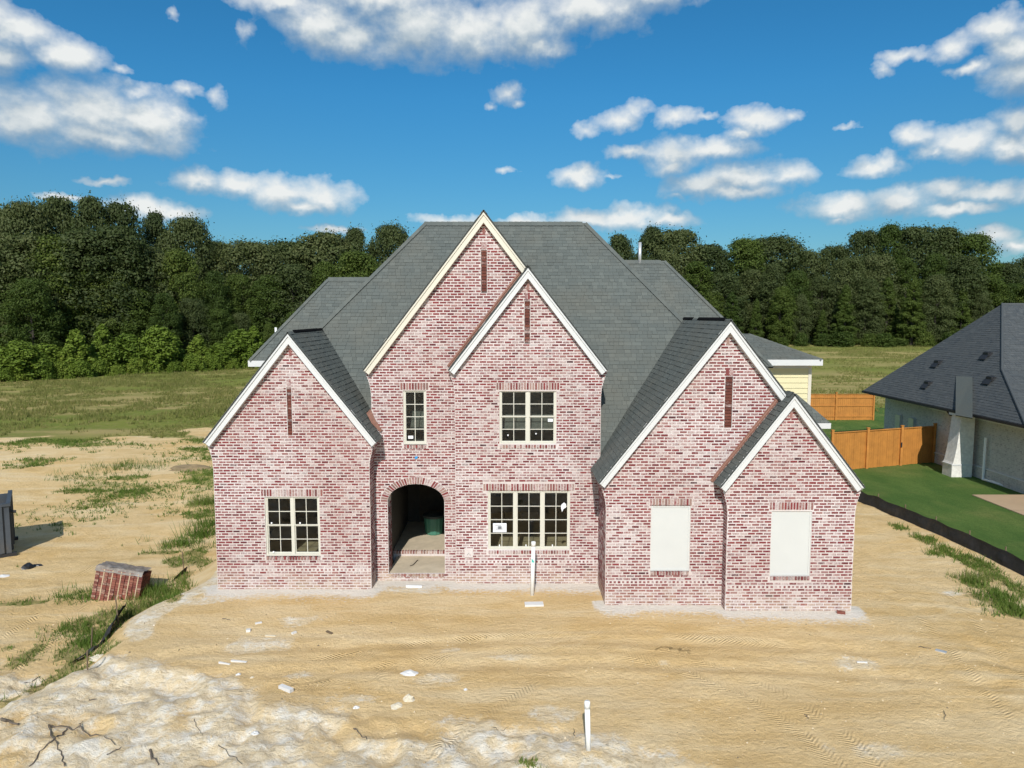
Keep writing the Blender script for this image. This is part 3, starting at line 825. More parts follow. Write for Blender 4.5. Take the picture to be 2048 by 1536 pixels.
HEADZ = {1: U(0, 1137, D1).z, 3: U(0, 1124, D3).z, 4: U(0, 1163, D4).z, 5: U(0, 1176, D5).z, 2: -9}
ZB = -0.35
walls = {}
def front_wall(k, D, x0, x1, gab, left_flare=True, right_flare=True, zmax=None, behind=None):
    """brick courses and mortar body of one front wall"""
    body = MB()
    ncourse = int((gab.za - ZB) / COURSE)
    hz = HEADZ[k]; hrow = int((hz - ZB) / COURSE)
    for i in range(ncourse):
        zc = ZB + (i + 0.5) * COURSE
        z0, z1 = ZB + i * COURSE, ZB + (i + 1) * COURSE
        if zc < gab.ze:
            fl = flare_at(zc, gab.ze)
            a = x0 - (fl if left_flare else 0); b_ = x1 + (fl if right_flare else 0)
        else:
            a, b_ = gab.span(zc); a += 0.10; b_ -= 0.10
        if behind:
            b_ = min(b_, behind(zc)[1]); a = max(a, behind(zc)[0])
        if b_ - a < 0.05: continue
        iv = [(a, b_)]
        for (p, q, r_, s_) in HOLES[k]:
            if r_ < zc < s_: iv = cut(iv, p, q)
        ivb = list(iv)
        if k == 2:
            h = arch_half(zc, RING * 0.55) if zc >= aSpring else aRad
            if zc > aBot and h > 0.02: iv = cut(iv, aC - h, aC + h)
            h2 = arch_half(zc, RING) if zc >= aSpring else (aRad if zc > aBot else 0)
            ivb = cut(ivb, aC - h2, aC + h2) if h2 > 0.02 else ivb
        wt = 0.018 if i <= hrow else 0.0      # water table stands proud
        for (p, q) in iv:
            body.box(p, q, D - wt, D + 0.22, z0, z1)
        for (p, q, r_, s_) in NOBRICK[k]:
            if r_ - 0.02 < zc < s_ + 0.02: ivb = cut(ivb, p, q)
        header = (i == hrow)
        L = 0.112 if header else BL_
        off = (0.5 * L if i % 2 else 0.0) + rb.uniform(-0.012, 0.012)
        n0 = int(math.floor((a - off) / L)) - 1
        n = n0
        while off + n * L < b_:
            p, q = off + n * L, off + (n + 1) * L
            n += 1
            for (u_, v_) in ivb:
                s_, t_ = max(p, u_), min(q, v_)
                if t_ - s_ < 0.05: continue
                jx = 0.013 if not header else 0.026
                hh = rb.uniform(0.043, 0.051) / 2
                dz = rb.uniform(-0.003, 0.003)
                pr = rb.uniform(0.003, 0.011) + wt
                BRICKS.append((s_ + jx * rb.uniform(0.8, 1.3), t_ - jx * rb.uniform(0.8, 1.3), D - pr, D - wt + 0.004, zc + dz - hh, zc + dz + hh, 'brick', k, 'front'))
    o = body.build('wall', M['mortar'], house)
    walls[k] = o
    return o

def p2_limit(z):
    # the entry wall stops where the projecting centre bay covers it
    return (-99, X3L + 0.1 if z < g3.ze - 0.9 else 99)
front_wall(1, D1, X1L, X1R, g1)
front_wall(2, D2, X2L, X3R - 0.05, g2, True, False)
front_wall(3, D3, X3L, X3R, g3, True, True)
front_wall(4, D4, X4L, X4R - 0.1, g4, True, False)
front_wall(5, D5, X5L, X5R, g5)
walls[1]['label'] = 'left one-storey gable wall with one double window'
walls[2]['label'] = 'entry wall under the tallest gable with arched porch opening'
walls[3]['label'] = 'centre bay wall with windows on two floors'
walls[4]['label'] = 'wide right gable wall with white panel'
walls[5]['label'] = 'small rightmost gable wall with white panel'

def side_wall(k, x, sgn, y0, y1, gab):
    """side return of a projecting wall; sgn -1 faces left"""
    body = MB()
    for i in range(int((gab.ze - ZB) / COURSE)):
        zc = ZB + (i + 0.5) * COURSE
        fl = flare_at(zc, gab.ze)
        xo = x + sgn * fl
        if sgn < 0: body.box(xo, xo + 0.2 + fl, y0 + 0.221, y1, ZB + i * COURSE, ZB + (i + 1) * COURSE)
        else: body.box(xo - 0.2 - fl, xo, y0 + 0.221, y1, ZB + i * COURSE, ZB + (i + 1) * COURSE)
        off = 0.5 * BL_ if i % 2 else 0.0
        y = y0 + off - BL_
        while y < y1:
            s_, t_ = max(y, y0 + 0.01), min(y + BL_, y1)
            y += BL_
            if t_ - s_ < 0.05: continue
            pr = rb.uniform(0.003, 0.01)
            hh = 0.026
            if sgn < 0: BRICKS.append((xo - pr, xo + 0.004, s_ + 0.016, t_ - 0.016, zc - hh, zc + hh, 'brick', k, 'left'))
            else: BRICKS.append((xo - 0.004, xo + pr, s_ + 0.016, t_ - 0.016, zc - hh, zc + hh, 'brick', k, 'right'))
    sw = body.build('side_wall', M['mortar'], house)
    return sw
side_wall(1, X1R, 1, D1, D2 - 0.02, g1)
side_wall(1, X1L, -1, D1, 26.0, g1)
side_wall(3, X3L, -1, D3, D2 - 0.02, g3)
side_wall(3, X3R, 1, D3, 22.3, g3)
side_wall(4, X4L, -1, D4, D3 + 1.6, g4)
side_wall(5, X5L, -1, D5, D4 - 0.02, g5)
side_wall(5, X5R, 1, D5, 26.0, g5)

# soldier courses over the openings
for k, (x0, x1, z0, z1) in LINTELS:
    D = {1: D1, 2: D2, 3: D3, 4: D4, 5: D5}[k]
    n = max(3, round((x1 - x0) / 0.079)); wd = (x1 - x0) / n
    for i in range(n):
        BRICKS.append((x0 + i * wd + 0.011, x0 + (i + 1) * wd - 0.011, D - rb.uniform(0.006, 0.014), D + 0.004, z0 + 0.012, z1 - 0.012, 'soldier', k, 'keep'))
# rowlock sills
for k, (x0, x1, z0, z1) in SILLS:
    D = {1: D1, 2: D2, 3: D3, 4: D4, 5: D5}[k]
    n = max(3, round((x1 - x0) / 0.079)); wd = (x1 - x0) / n
    for i in range(n):
        BRICKS.append((x0 + i * wd + 0.012, x0 + (i + 1) * wd - 0.012, D - 0.035, D + 0.05, z0 - 0.098, z0 - 0.012, 'soldier', k, 'sill'))
# gable-top soldier and slot heads
for k, gb in ((1, g1), (2, g2), (3, g3), (4, g4), (5, g5)):
    zt = gb.za - 0.46
    BRICKS.append((gb.xa - 0.035, gb.xa + 0.035, gb.D - 0.01, gb.D + 0.004, zt - 0.2, zt - 0.01, 'soldier', k, 'sill'))
for k, (x0, x1, z0, z1) in SLOTS:
    D = {1: D1, 2: D2, 3: D3, 4: D4}[k]
    for a, b_ in ((x0 + 0.004, (x0 + x1) / 2 - 0.008), ((x0 + x1) / 2 + 0.008, x1 - 0.004)):
        BRICKS.append((a, b_, D - 0.01, D + 0.004, z1 + 0.02, z1 + 0.2, 'brick', k, 'sill'))

# brown recessed brick slots in the gables
for k, (x0, x1, z0, z1) in SLOTS:
    D = {1: D1, 2: D2, 3: D3, 4: D4}[k]
    back = MB().box(x0 - 0.01, x1 + 0.01, D + 0.09, D + 0.13, z0 - 0.02, z1 + 0.02)
    sl = back.build('vent_slot', M['mortar'], house)
    n = int((z1 - z0) / 0.079)
    hgt_ = (z1 - z0) / n
    bb = MB().box(-0.5, 0.5, -0.5, 0.5, -0.5, 0.5).mesh('slot_brick', M['slot_brick']) if k == 1 else bb
    for i in range(n):
        zc = z0 + (i + 0.5) * hgt_
        inset = 0.0 if i % 2 else 0.018
        o = link('brick', bb, sl)
        o.scale = (x1 - x0 - 0.006 - inset, 0.09, hgt_ - 0.012)
        o.location = ((x0 + x1) / 2, D + 0.052 + (0.012 if i % 2 else 0.0), zc)

# arch ring voussoirs and the piers beside the opening
arch_pts = []
ts = [math.pi * i / 200 for i in range(201)]
curve = [(aC - (aRad + RING / 2) * math.cos(t), aSpring + (aRise + RING / 2) * math.sin(t)) for t in ts]
cl = [0.0]
for p, q in zip(curve, curve[1:]): cl.append(cl[-1] + math.hypot(q[0] - p[0], q[1] - p[1]))
NV = 33
vous = []
def at_len(s):
    i = int(np.searchsorted(cl, s)); i = min(max(i, 1), 200)
    f = (s - cl[i - 1]) / (cl[i] - cl[i - 1])
    t = ts[i - 1] + f * (ts[i] - ts[i - 1]); return t
vm = MB()
for i in range(NV):
    t0 = at_len(cl[-1] * (i + 0.14) / NV); t1 = at_len(cl[-1] * (i + 0.86) / NV)
    inn = lambda t: (aC - (aRad + 0.008) * math.cos(t), aSpring + (aRise + 0.008) * math.sin(t))
    out = lambda t: (aC - (aRad + RING - 0.01) * math.cos(t), aSpring + (aRise + RING - 0.01) * math.sin(t))
    quad = [inn(t0), inn(t1), out(t1), out(t0)]
    quad = quad[::-1]
    vmb = MB().prism_y(quad, D2 - rb.uniform(0.008, 0.018), D2 + 0.004)
    vmb.build('brick', M['soldier'], walls[2])
# brick soffit of the arch
so = MB()
steps = 24
for i in range(steps):
    t0, t1 = math.pi * i / steps, math.pi * (i + 1) / steps
    a = (aC - aRad * math.cos(t0) * 1.001, aSpring + aRise * math.sin(t0)); b_ = (aC - aRad * math.cos(t1) * 1.001, aSpring + aRise * math.sin(t1))
    o_a = (aC - (aRad + RING * 0.9) * math.cos(t0), aSpring + (aRise + RING * 0.9) * math.sin(t0)); o_b = (aC - (aRad + RING * 0.9) * math.cos(t1), aSpring + (aRise + RING * 0.9) * math.sin(t1))
    so.prism_y([a, b_, o_b, o_a][::-1], D2 - 0.003, D2 + 0.45)
so.build('arch_soffit', M['mortar'], house)
# jamb reveals with bricks
jb = MB(); jb.box(aL - 0.13, aL - 0.002, D2 + 0.2205, D2 + 0.62, -0.1, aTop + 0.05); jb.box(aR + 0.002, aR + 0.13, D2 + 0.2205, D2 + 0.62, -0.1, aTop + 0.05)
jb.build('jamb', M['mortar'], house)
for i in range(int((aSpring - aBot) / COURSE)):
    zc = aBot + (i + 0.5) * COURSE
    for j in range(3):
        s_ = D2 + 0.01 + j * BL_ + (0.1 if i % 2 else 0.0)
        BRICKS.append((aL - 0.008, aL + 0.008, s_ + 0.014, min(s_ + BL_ - 0.014, D2 + 0.6), zc - 0.026, zc + 0.026, 'brick', 2, 'sill'))
# header-brick edge of the porch floor
stepz = aBot
for i in range(int((aR - aL) / 0.085)):
    x0 = aL + i * 0.085
    BRICKS.append((x0 + 0.012, x0 + 0.073, D2 - 0.028, D2 + 0.06, stepz - 0.085, stepz - 0.006, 'soldier', 2, 'sill'))

# ---- emit bricks: the nearest and largest as parts, the rest as one mass
unit = {k: MB().box(-0.5, 0.5, -0.5, 0.5, -0.5, 0.5).mesh('brick', M[k]) for k in ('brick', 'soldier')}
keep = [b_ for b_ in BRICKS if b_[8] == 'keep']
front5 = sorted([b_ for b_ in BRICKS if b_[8] == 'front' and b_[7] == 5 and b_[1] - b_[0] > 0.14], key=lambda b_: (b_[4] - 1.6) ** 2 + (((b_[0] + b_[1]) / 2 - (X5L + X5R) / 2) * 0.8) ** 2)
N_IND = 225                        # slots hold the remainder of the 300
chosen = (keep + front5)[:N_IND - NV]
cs = set(id(b_) for b_ in chosen)
for b_ in chosen:
    o = link('brick', unit[b_[6]], walls[b_[7]])
    o.scale = (b_[1] - b_[0], b_[3] - b_[2], b_[5] - b_[4])
    o.location = ((b_[0] + b_[1]) / 2, (b_[2] + b_[3]) / 2, (b_[4] + b_[5]) / 2)
mass = {}
for b_ in BRICKS:
    if id(b_) in cs: continue
    skip = {'front': 'b', 'left': 'r', 'right': 'l'}.get(b_[8], '')
    key = (b_[6])
    mass.setdefault(key, MB()).box(*b_[:6], skip=skip)
tag(mass['brick'].build('brickwork', M['brick'], house), kind='stuff')
tag(mass['soldier'].build('rowlock_brickwork', M['soldier'], house), kind='stuff')

# ------------------------------------------------------------------ rake boards
def rake(gb, mat, label=None, left=True, right=True, W=0.205):
    dz = W * math.sqrt(1 + gb.ml ** 2)
    b0 = 0.16
    yf, yb = gb.D - 0.17, gb.D + 0.03
    for sgn, x_, on in ((-1, gb.xl, left), (1, gb.xr, right)):
        if not on: continue
        m_ = gb.ml if sgn < 0 else gb.mr
        zi = gb.ze - b0
        xi = gb.xa + sgn * ((gb.za - dz) - zi) / m_
        pts = [(x_, gb.ze), (x_, gb.ze - 0.05), (xi, zi), (gb.xa, gb.za - dz), (gb.xa, gb.za)]
        if sgn > 0: pts = pts[::-1]
        o = MB().prism_y(pts, yf, yb).build('rake_board', mat, house)
        w2 = 0.075 * math.sqrt(1 + m_ ** 2)
        xi2 = gb.xa + sgn * ((gb.za - w2) - (gb.ze - 0.06)) / m_
        pts = [(x_ + sgn * 0.012, gb.ze + 0.0), (x_ + sgn * 0.012, gb.ze - 0.06), (xi2, gb.ze - 0.06), (gb.xa, gb.za - w2), (gb.xa, gb.za + 0.012)]
        if sgn > 0: pts = pts[::-1]
        MB().prism_y(pts, yf - 0.03, yf - 0.001).build('trim', mat, o)
for gb, mt in ((g1, 'trim'), (g2, 'cream'), (g3, 'trim'), (g4, 'trim'), (g5, 'trim')): rake(gb, M[mt])

# ------------------------------------------------------------------ roofs with shingles
def clip_poly(poly, clip):
    out = poly
    n = len(clip)
    for i in range(n):
        ax, ay = clip[i]; bx, by = clip[(i + 1) % n]
        ex, ey = bx - ax, by - ay
        inp = out; out = []
        if not inp: return []
        for j in range(len(inp)):
            p, q = inp[j], inp[(j + 1) % len(inp)]
            dp = ex * (p[1] - ay) - ey * (p[0] - ax); dq = ex * (q[1] - ay) - ey * (q[0] - ax)
            if dp >= 0: out.append(p)
            if (dp >= 0) != (dq >= 0):
                t = dp / (dp - dq); out.append((p[0] + t * (q[0] - p[0]), p[1] + t * (q[1] - p[1])))
    return out

rs = random.Random(5)
SHINGLE_IND = [0]
def shingled(pts, name, root, mat, n_ind=0, thick=0.09, expo=0.145, tabs=(0.13, 0.16, 0.2, 0.25, 0.31), lift=0.008):
    pts = [Vector(p) for p in pts]
    n = (pts[1] - pts[0]).cross(pts[2] - pts[0]).normalized()
    if n.z < 0: n = -n; pts = pts[::-1]
    u = Vector((0, 0, 1)).cross(n).normalized(); v = n.cross(u).normalized()
    if v.z < 0: v = -v; u = -u
    o0 = pts[0]
    p2 = [((p - o0).dot(u), (p - o0).dot(v)) for p in pts]
    area = sum(p2[i][0] * p2[(i + 1) % len(p2)][1] - p2[(i + 1) % len(p2)][0] * p2[i][1] for i in range(len(p2)))
    if area < 0: p2 = p2[::-1]
    slab = MB().prism_n(pts, n * -thick).build(name, M['underlay'], root)
    umin = min(p[0] for p in p2); umax = max(p[0] for p in p2); vmin = min(p[1] for p in p2); vmax = max(p[1] for p in p2)
    recs = []
    row = 0
    vv = vmin - 0.02
    while vv < vmax:
        uu = umin - rs.uniform(0, 0.3)
        while uu < umax:
            wd = rs.choice(tabs)
            r_ = clip_poly([(uu, vv), (uu + wd - 0.006, vv), (uu + wd - 0.006, vv + expo + 0.01), (uu, vv + expo + 0.01)], p2)
            if len(r_) >= 3:
                ar = 0.5 * abs(sum(r_[i][0] * r_[(i + 1) % len(r_)][1] - r_[(i + 1) % len(r_)][0] * r_[i][1] for i in range(len(r_))))
                if ar > 0.0008:
                    hl = lift + rs.choice((0.0, 0.0, 0.007)); 
                    recs.append((r_, vv, hl))
            uu += wd
        vv += expo; row += 1
    mbs = MB()
    def emit(mb, rec):
        r_, v0, hl = rec
        top = []
        for (a, b_) in r_:
            h = 0.004 + hl * (1 - (b_ - v0) / (expo + 0.01))
            top.append(o0 + u * a + v * b_ + n * h)
        b0 = len(mb.v); k = len(r_)
        mb.v += [tuple(p) for p in top]
        mb.f.append(tuple(range(b0, b0 + k)))
        b1 = len(mb.v)
        mb.v += [tuple(o0 + u * a + v * b_ + n * 0.001) for (a, b_) in r_]
        for i in range(k):
            j = (i + 1) % k
            mb.f.append((b0 + i, b1 + i, b1 + j, b0 + j))
    recs_ind = recs[:0]
    if n_ind:
        order = sorted(range(len(recs)), key=lambda i: (o0 + u * recs[i][0][0][0] + v * recs[i][0][0][1] - cam.location).length)
        pick = set(order[:n_ind])
        recs_ind = [recs[i] for i in order[:n_ind]]
        recs = [r_ for i, r_ in enumerate(recs) if i not in pick]
    for rec in recs: emit(mbs, rec)
    if recs: tag(mbs.build('shingles', mat, slab), kind='stuff')
    for rec in recs_ind:
        mb = MB(); emit(mb, rec); mb.build('shingle', mat, slab)
    return slab

MAIN_M = 1.30
x4r = g4.xa
da = x4r / ((1364 - CX) / FPX) * 0.992       # where the right gable ridge meets the main roof
za_main = g4.za
def main_z(D): return za_main + MAIN_M * (D - da)
def main_D(z): return da + (z - za_main) / MAIN_M
# main ridge height from the photograph's ridge line
d_ = ray(1000, 446)
tan_r = d_.z / d_.y
Dm = (za_main - MAIN_M * da - CAMH) / (tan_r - MAIN_M)
Zm = main_z(Dm)
XmL, XmR = U(849, 446, Dm).x, U(1173, 446, Dm).x
ZE = 4.35
tm = (Zm - ZE) / MAIN_M
KH = 1.10
De = main_D(ZE)
hL = (XmL - KH * tm, De, ZE); hR = (XmR + KH * tm, De, ZE)
roofs = {}
roofs['main'] = shingled([hL, hR, (XmR, Dm, Zm), (XmL, Dm, Zm)], 'roof', house, M['shingle'])
backD = Dm + tm
# lower tongue of the main slope between the centre bay and the right gable
zl_ = 3.15; Dl_ = main_D(zl_)
shingled([(X3R - 0.15, Dl_, zl_), (X4L + 1.6, Dl_, zl_), (X4L + 1.6, De + 0.01, ZE + 0.013), (X3R - 0.15, De + 0.01, ZE + 0.013)], 'roof', house, M['shingle'])
MB().box(X3R + 0.001, X4L + 0.25, D3 + 1.62, D3 + 1.8, ZB, zl_ + 0.1).build('wall', M['mortar'], house)
roofs['mainback'] = MB().prism_n([(XmL, Dm, Zm), (XmR, Dm, Zm), (hR[0], backD, ZE), (hL[0], backD, ZE)][::-1], (0, 0, -0.09)).build('roof', M['underlay'], house)
MB().prism_n([(XmR, Dm, Zm), hR, (hR[0], backD, ZE)], (-0.09, 0, 0)).build('roof', M['underlay'], house)
MB().prism_n([(XmL, Dm, Zm), (hL[0], backD, ZE), hL], (0.09, 0, 0)).build('roof', M['underlay'], house)

def gable_roof(gb, dl=None, dr=None, nl=0, nr=0, extra=0.0):
    """two slopes behind a front gable; dl/dr give fixed back distances (else they die into the main roof)"""
    yf = gb.D - 0.205
    up = 0.004
    yr = main_D(gb.za)
    ye = max(main_D(gb.ze), gb.D + 0.5)
    for sgn, x_, dd, nn in ((-1, gb.xl, dl, nl), (1, gb.xr, dr, nr)):
        xo = x_ + sgn * 0.03; m_ = gb.ml if sgn < 0 else gb.mr
        zo = gb.ze - 0.03 * m_
        y1, y2 = (dd, dd) if dd else (ye, yr)
        shingled([(xo, yf, zo + up), (xo, y1, zo + up), (gb.xa, y2, gb.za + up), (gb.xa, yf, gb.za + up)], 'roof', house, M['shingle'], nn, thick=0.035)
gable_roof(g1, nr=110)
gable_roof(g2)
gable_roof(g3, dl=D2 - 0.01)
gable_roof(g4, nl=150)
gable_roof(g5, dl=D4 - 0.01, dr=D4 + 0.4, nl=40)

# black strips painted as the dark inside the open ridge gaps
def ridge_strip(gb, y0, y1, side):
    m_ = gb.ml if side < 0 else gb.mr
    dx = 0.05
    MB().prism_n([(gb.xa, y0, gb.za + 0.05), (gb.xa, y1, gb.za + 0.05), (gb.xa + side * dx, y1, gb.za + 0.05 - dx * m_), (gb.xa + side * dx, y0, gb.za + 0.05 - dx * m_)], (0, 0, -0.02)).build('ridge_gap_dark', M['black'], house)
ridge_strip(g1, D1 + 0.25, main_D(g1.za) - 0.1, 1)
ridge_strip(g4, D4 + 0.2, D4 + 3.0, -1)
ridge_strip(g4, D4 + 3.6, D4 + 4.9, -1)
# ridge and hip caps
def caps(p, q, n_side=0.13, name='ridge_cap'):
    p, q = Vector(p), Vector(q)
    L = (q - p).length; d = (q - p).normalized()
    hz_ = d.cross(Vector((0, 0, 1))).normalized()
    mb = MB(); k = int(L / 0.2)
    for i in range(k):
        a = p + d * (i * 0.2); b_ = p + d * (i * 0.2 + 0.215)
        lift_ = Vector((0, 0, 0.035)); 
        for s_ in (-1, 1):
            w_ = hz_ * s_ * n_side + Vector((0, 0, -n_side * 0.62 if abs(d.z) > 0.1 else -n_side * 1.2))
            mb.poly([a + lift_, b_ + lift_ * 0.7, b_ + w_ + lift_ * 0.7, a + w_ + lift_][::s_])
    mb.build(name, M['shingle'], house)
caps((XmL, Dm, Zm + 0.02), (XmR, Dm, Zm + 0.02))
caps((XmR, Dm, Zm), hR, 0.14, 'hip_cap')
caps((XmL, Dm, Zm), hL, 0.14, 'hip_cap')
caps((g2.xa, D2, g2.za + 0.01), (g2.xa, main_D(g2.za), g2.za + 0.01), 0.1)
caps((g3.xa, D3 - 0.1, g3.za + 0.01), (g3.xa, main_D(g3.za), g3.za + 0.01), 0.1)
caps((g5.xa, D5 - 0.1, g5.za + 0.01), (g5.xa, D4, g5.za + 0.01), 0.1)

# rear wings
def hip_block(corner_px, zeave, ridge_px, slope, right, wall_mat, xin):
    c = G(*corner_px, zeave)
    d_ = ray(*ridge_px); s_ = -1 if right else 1
    # 45 degree hip to the ridge end that projects on ridge_px
    t = (zeave - CAMH - (d_.z / d_.y) * c.y) / ((d_.z / d_.y) - slope)
    rp = Vector((c.x + s_ * t, c.y + t, zeave + slope * t))
    depth = 9.0
    shingled([c, (xin, c.y, zeave), (xin, rp.y, rp.z), rp], 'roof', house, M['shingle'])
    cb2 = Vector((c.x, c.y + depth, zeave))
    rp2 = Vector((rp.x, c.y + depth - t, rp.z))
    MB().prism_n([c, cb2, rp2, rp], (-s_ * -0.05, 0, -0.05)).build('roof', M['underlay'], house)
    # fascia and soffit
    fx0, fx1 = (xin, c.x) if right else (c.x, xin)
    fa = MB().box(fx0, fx1, c.y - 0.03, c.y + 0.02, zeave - 0.22, zeave - 0.005)
    if right: fa.box(c.x - 0.02, c.x + 0.03, c.y + 0.021, c.y + depth, zeave - 0.22, zeave - 0.005)
    else: fa.box(c.x - 0.03, c.x + 0.02, c.y + 0.021, c.y + depth, zeave - 0.22, zeave - 0.005)
    fa.build('fascia', M['trim'], house)
    MB().box(fx0 + 0.01, fx1 - 0.03, c.y + 0.021, c.y + 0.55, zeave - 0.2, zeave - 0.17).build('soffit', M['trim'], house)
    return c, rp
cR, rpR = hip_block((1645, 719), 6.1, (1490, 668), 0.43, True, 'yellow', 4.0)
cL, rpL = hip_block((497, 721), 6.1, (668, 556), 1.30, False, 'trim', -3.0)
MB().prism_n([rpL, (-3.0, rpL.y, rpL.z), (-3.0, rpL.y + 3, rpL.z - 3), (rpL.x - 1, rpL.y + 3, rpL.z - 3)], (0, 0, -0.05)).build('roof', M['underlay'], house)
caps(rpL, (-3.0, rpL.y, rpL.z + 0.01))
caps(cL, rpL, 0.12, 'hip_cap'); caps(cR, rpR, 0.12, 'hip_cap')
# yellow lap siding on the rear right block: separate boards
yx1 = U(1622, 760, cR.y + 0.5).x; yy = cR.y + 0.5
wl = MB().box(6.0, yx1 - 0.02, yy, yy + 7.5, -0.3, 5.93).build('wall', M['yellow'], house)
wl['label'] = 'pale yellow lap-sided rear wall'
zz = 2.0
while zz < 5.72:
    b_ = MB(); b_.prism_n([(6.2, yy - 0.03, zz), (yx1 - 0.12, yy - 0.03, zz), (yx1 - 0.12, yy - 0.004, zz + 0.2), (6.2, yy - 0.004, zz + 0.2)], (0, 0.02, 0)).build('siding_board', M['yellow'], wl)
    zz += 0.2
MB().box(yx1 - 0.119, yx1, yy - 0.04, yy + 0.1, -0.3, 5.93).build('corner_board', M['cream'], house)
MB().box(6.2, yx1 - 0.12, yy - 0.035, yy - 0.001, 5.74, 5.92).build('frieze_board', M['trim'], house)
# rear left wall
MB().box(cL.x + 0.45, -4.0, cL.y + 0.5, cL.y + 8, -0.3, 5.93).build('wall', M['mortar'], house)
# second right roof behind the main hip
Dr2 = 28.6
A2 = U(1331, 522, Dr2); zlow = 5.9; t2 = (A2.z - zlow) / 1.28
shingled([(2.6, Dr2 - t2, zlow), (A2.x + 1.06 * t2, Dr2 - t2, zlow), (A2.x, Dr2, A2.z), (2.6, Dr2, A2.z)], 'roof', house, M['shingle'])
MB().prism_n([(A2.x, Dr2, A2.z), (A2.x + 1.06 * t2, Dr2 - t2, zlow), (A2.x + 1.06 * t2, Dr2 + t2, zlow)], (-0.06, 0, 0)).build('roof', M['underlay'], house)
MB().prism_n([(2.6, Dr2, A2.z), (A2.x, Dr2, A2.z), (A2.x + 1.06 * t2, Dr2 + t2, zlow), (2.6, Dr2 + t2, zlow)], (0, 0, -0.06)).build('roof', M['underlay'], house)
caps((3.0, Dr2, A2.z + 0.01), (A2.x, Dr2, A2.z + 0.01)); caps((A2.x, Dr2, A2.z), (A2.x + 1.06 * t2, Dr2 - t2, zlow), 0.12, 'hip_cap')
# small low roof beside the garage
c3 = G(1661, 846, 3.9)
shingled([(c3.x, c3.y, 3.9), (c3.x - 3, c3.y, 3.9), (c3.x - 3, c3.y + 0.9, 4.85), (c3.x - 0.9, c3.y + 0.9, 4.85)], 'roof', house, M['shingle'])
MB().box(c3.x - 3, c3.x, c3.y - 0.03, c3.y + 0.02, 3.7, 3.893).box(c3.x - 0.02, c3.x + 0.03, c3.y + 0.021, c3.y + 2, 3.7, 3.893).build('fascia', M['trim'], house)
MB().prism_n([(c3.x, c3.y, 3.9), (c3.x - 0.9, c3.y + 0.9, 4.85), (c3.x - 0.9, c3.y + 5, 4.85), (c3.x, c3.y + 5, 3.9)], (-0.05, 0, -0.05)).build('roof', M['underlay'], house)

# copper flashing where the front gables meet the walls behind
def flashing(gb, Dw, w_, lo=0.0, hi=1.0, up=0.03):
    p0 = Vector((gb.xl + (gb.xa - gb.xl) * lo, 0, gb.ze + (gb.za - gb.ze) * lo)); p1 = Vector((gb.xl + (gb.xa - gb.xl) * hi, 0, gb.ze + (gb.za - gb.ze) * hi))
    nrm = Vector((-gb.ml, 0, 1)).normalized()
    a, b_ = p0 + nrm * up, p1 + nrm * up
    pts = [(a.x, a.z), (b_.x, b_.z), (b_.x + nrm.x * w_, b_.z + nrm.z * w_), (a.x + nrm.x * w_, a.z + nrm.z * w_)]
    o = MB().prism_y(pts, Dw - 0.03, Dw - 0.012).build('flashing', M['copper'], house)
    # folded hem
    h0 = a + nrm * (w_ * 0.5); h1 = b_ + nrm * (w_ * 0.5)
    MB().tube([(h0.x, Dw - 0.04, h0.z), (h1.x, Dw - 0.04, h1.z)], 0.012, 6).build('hem', M['copper'], o)
flashing(g3, D2, 0.085, 0.0, 0.97)
flashing(g5, D4, 0.095, -0.02, 0.9)
fa, fb, fc = U(734, 818, D2 - 0.06), U(745, 842, D2 - 0.06), U(762, 863, D2 - 0.06)
MB().prism_y([(fa.x - 0.02, fa.z - 0.12), (fb.x - 0.03, fb.z - 0.06), (fc.x - 0.02, fc.z - 0.02), (fc.x + 0.03, fc.z + 0.03), (fb.x + 0.06, fb.z + 0.06), (fa.x + 0.10, fa.z)], D2 - 0.06, D2 - 0.02).build('flashing', M['copper'], house)

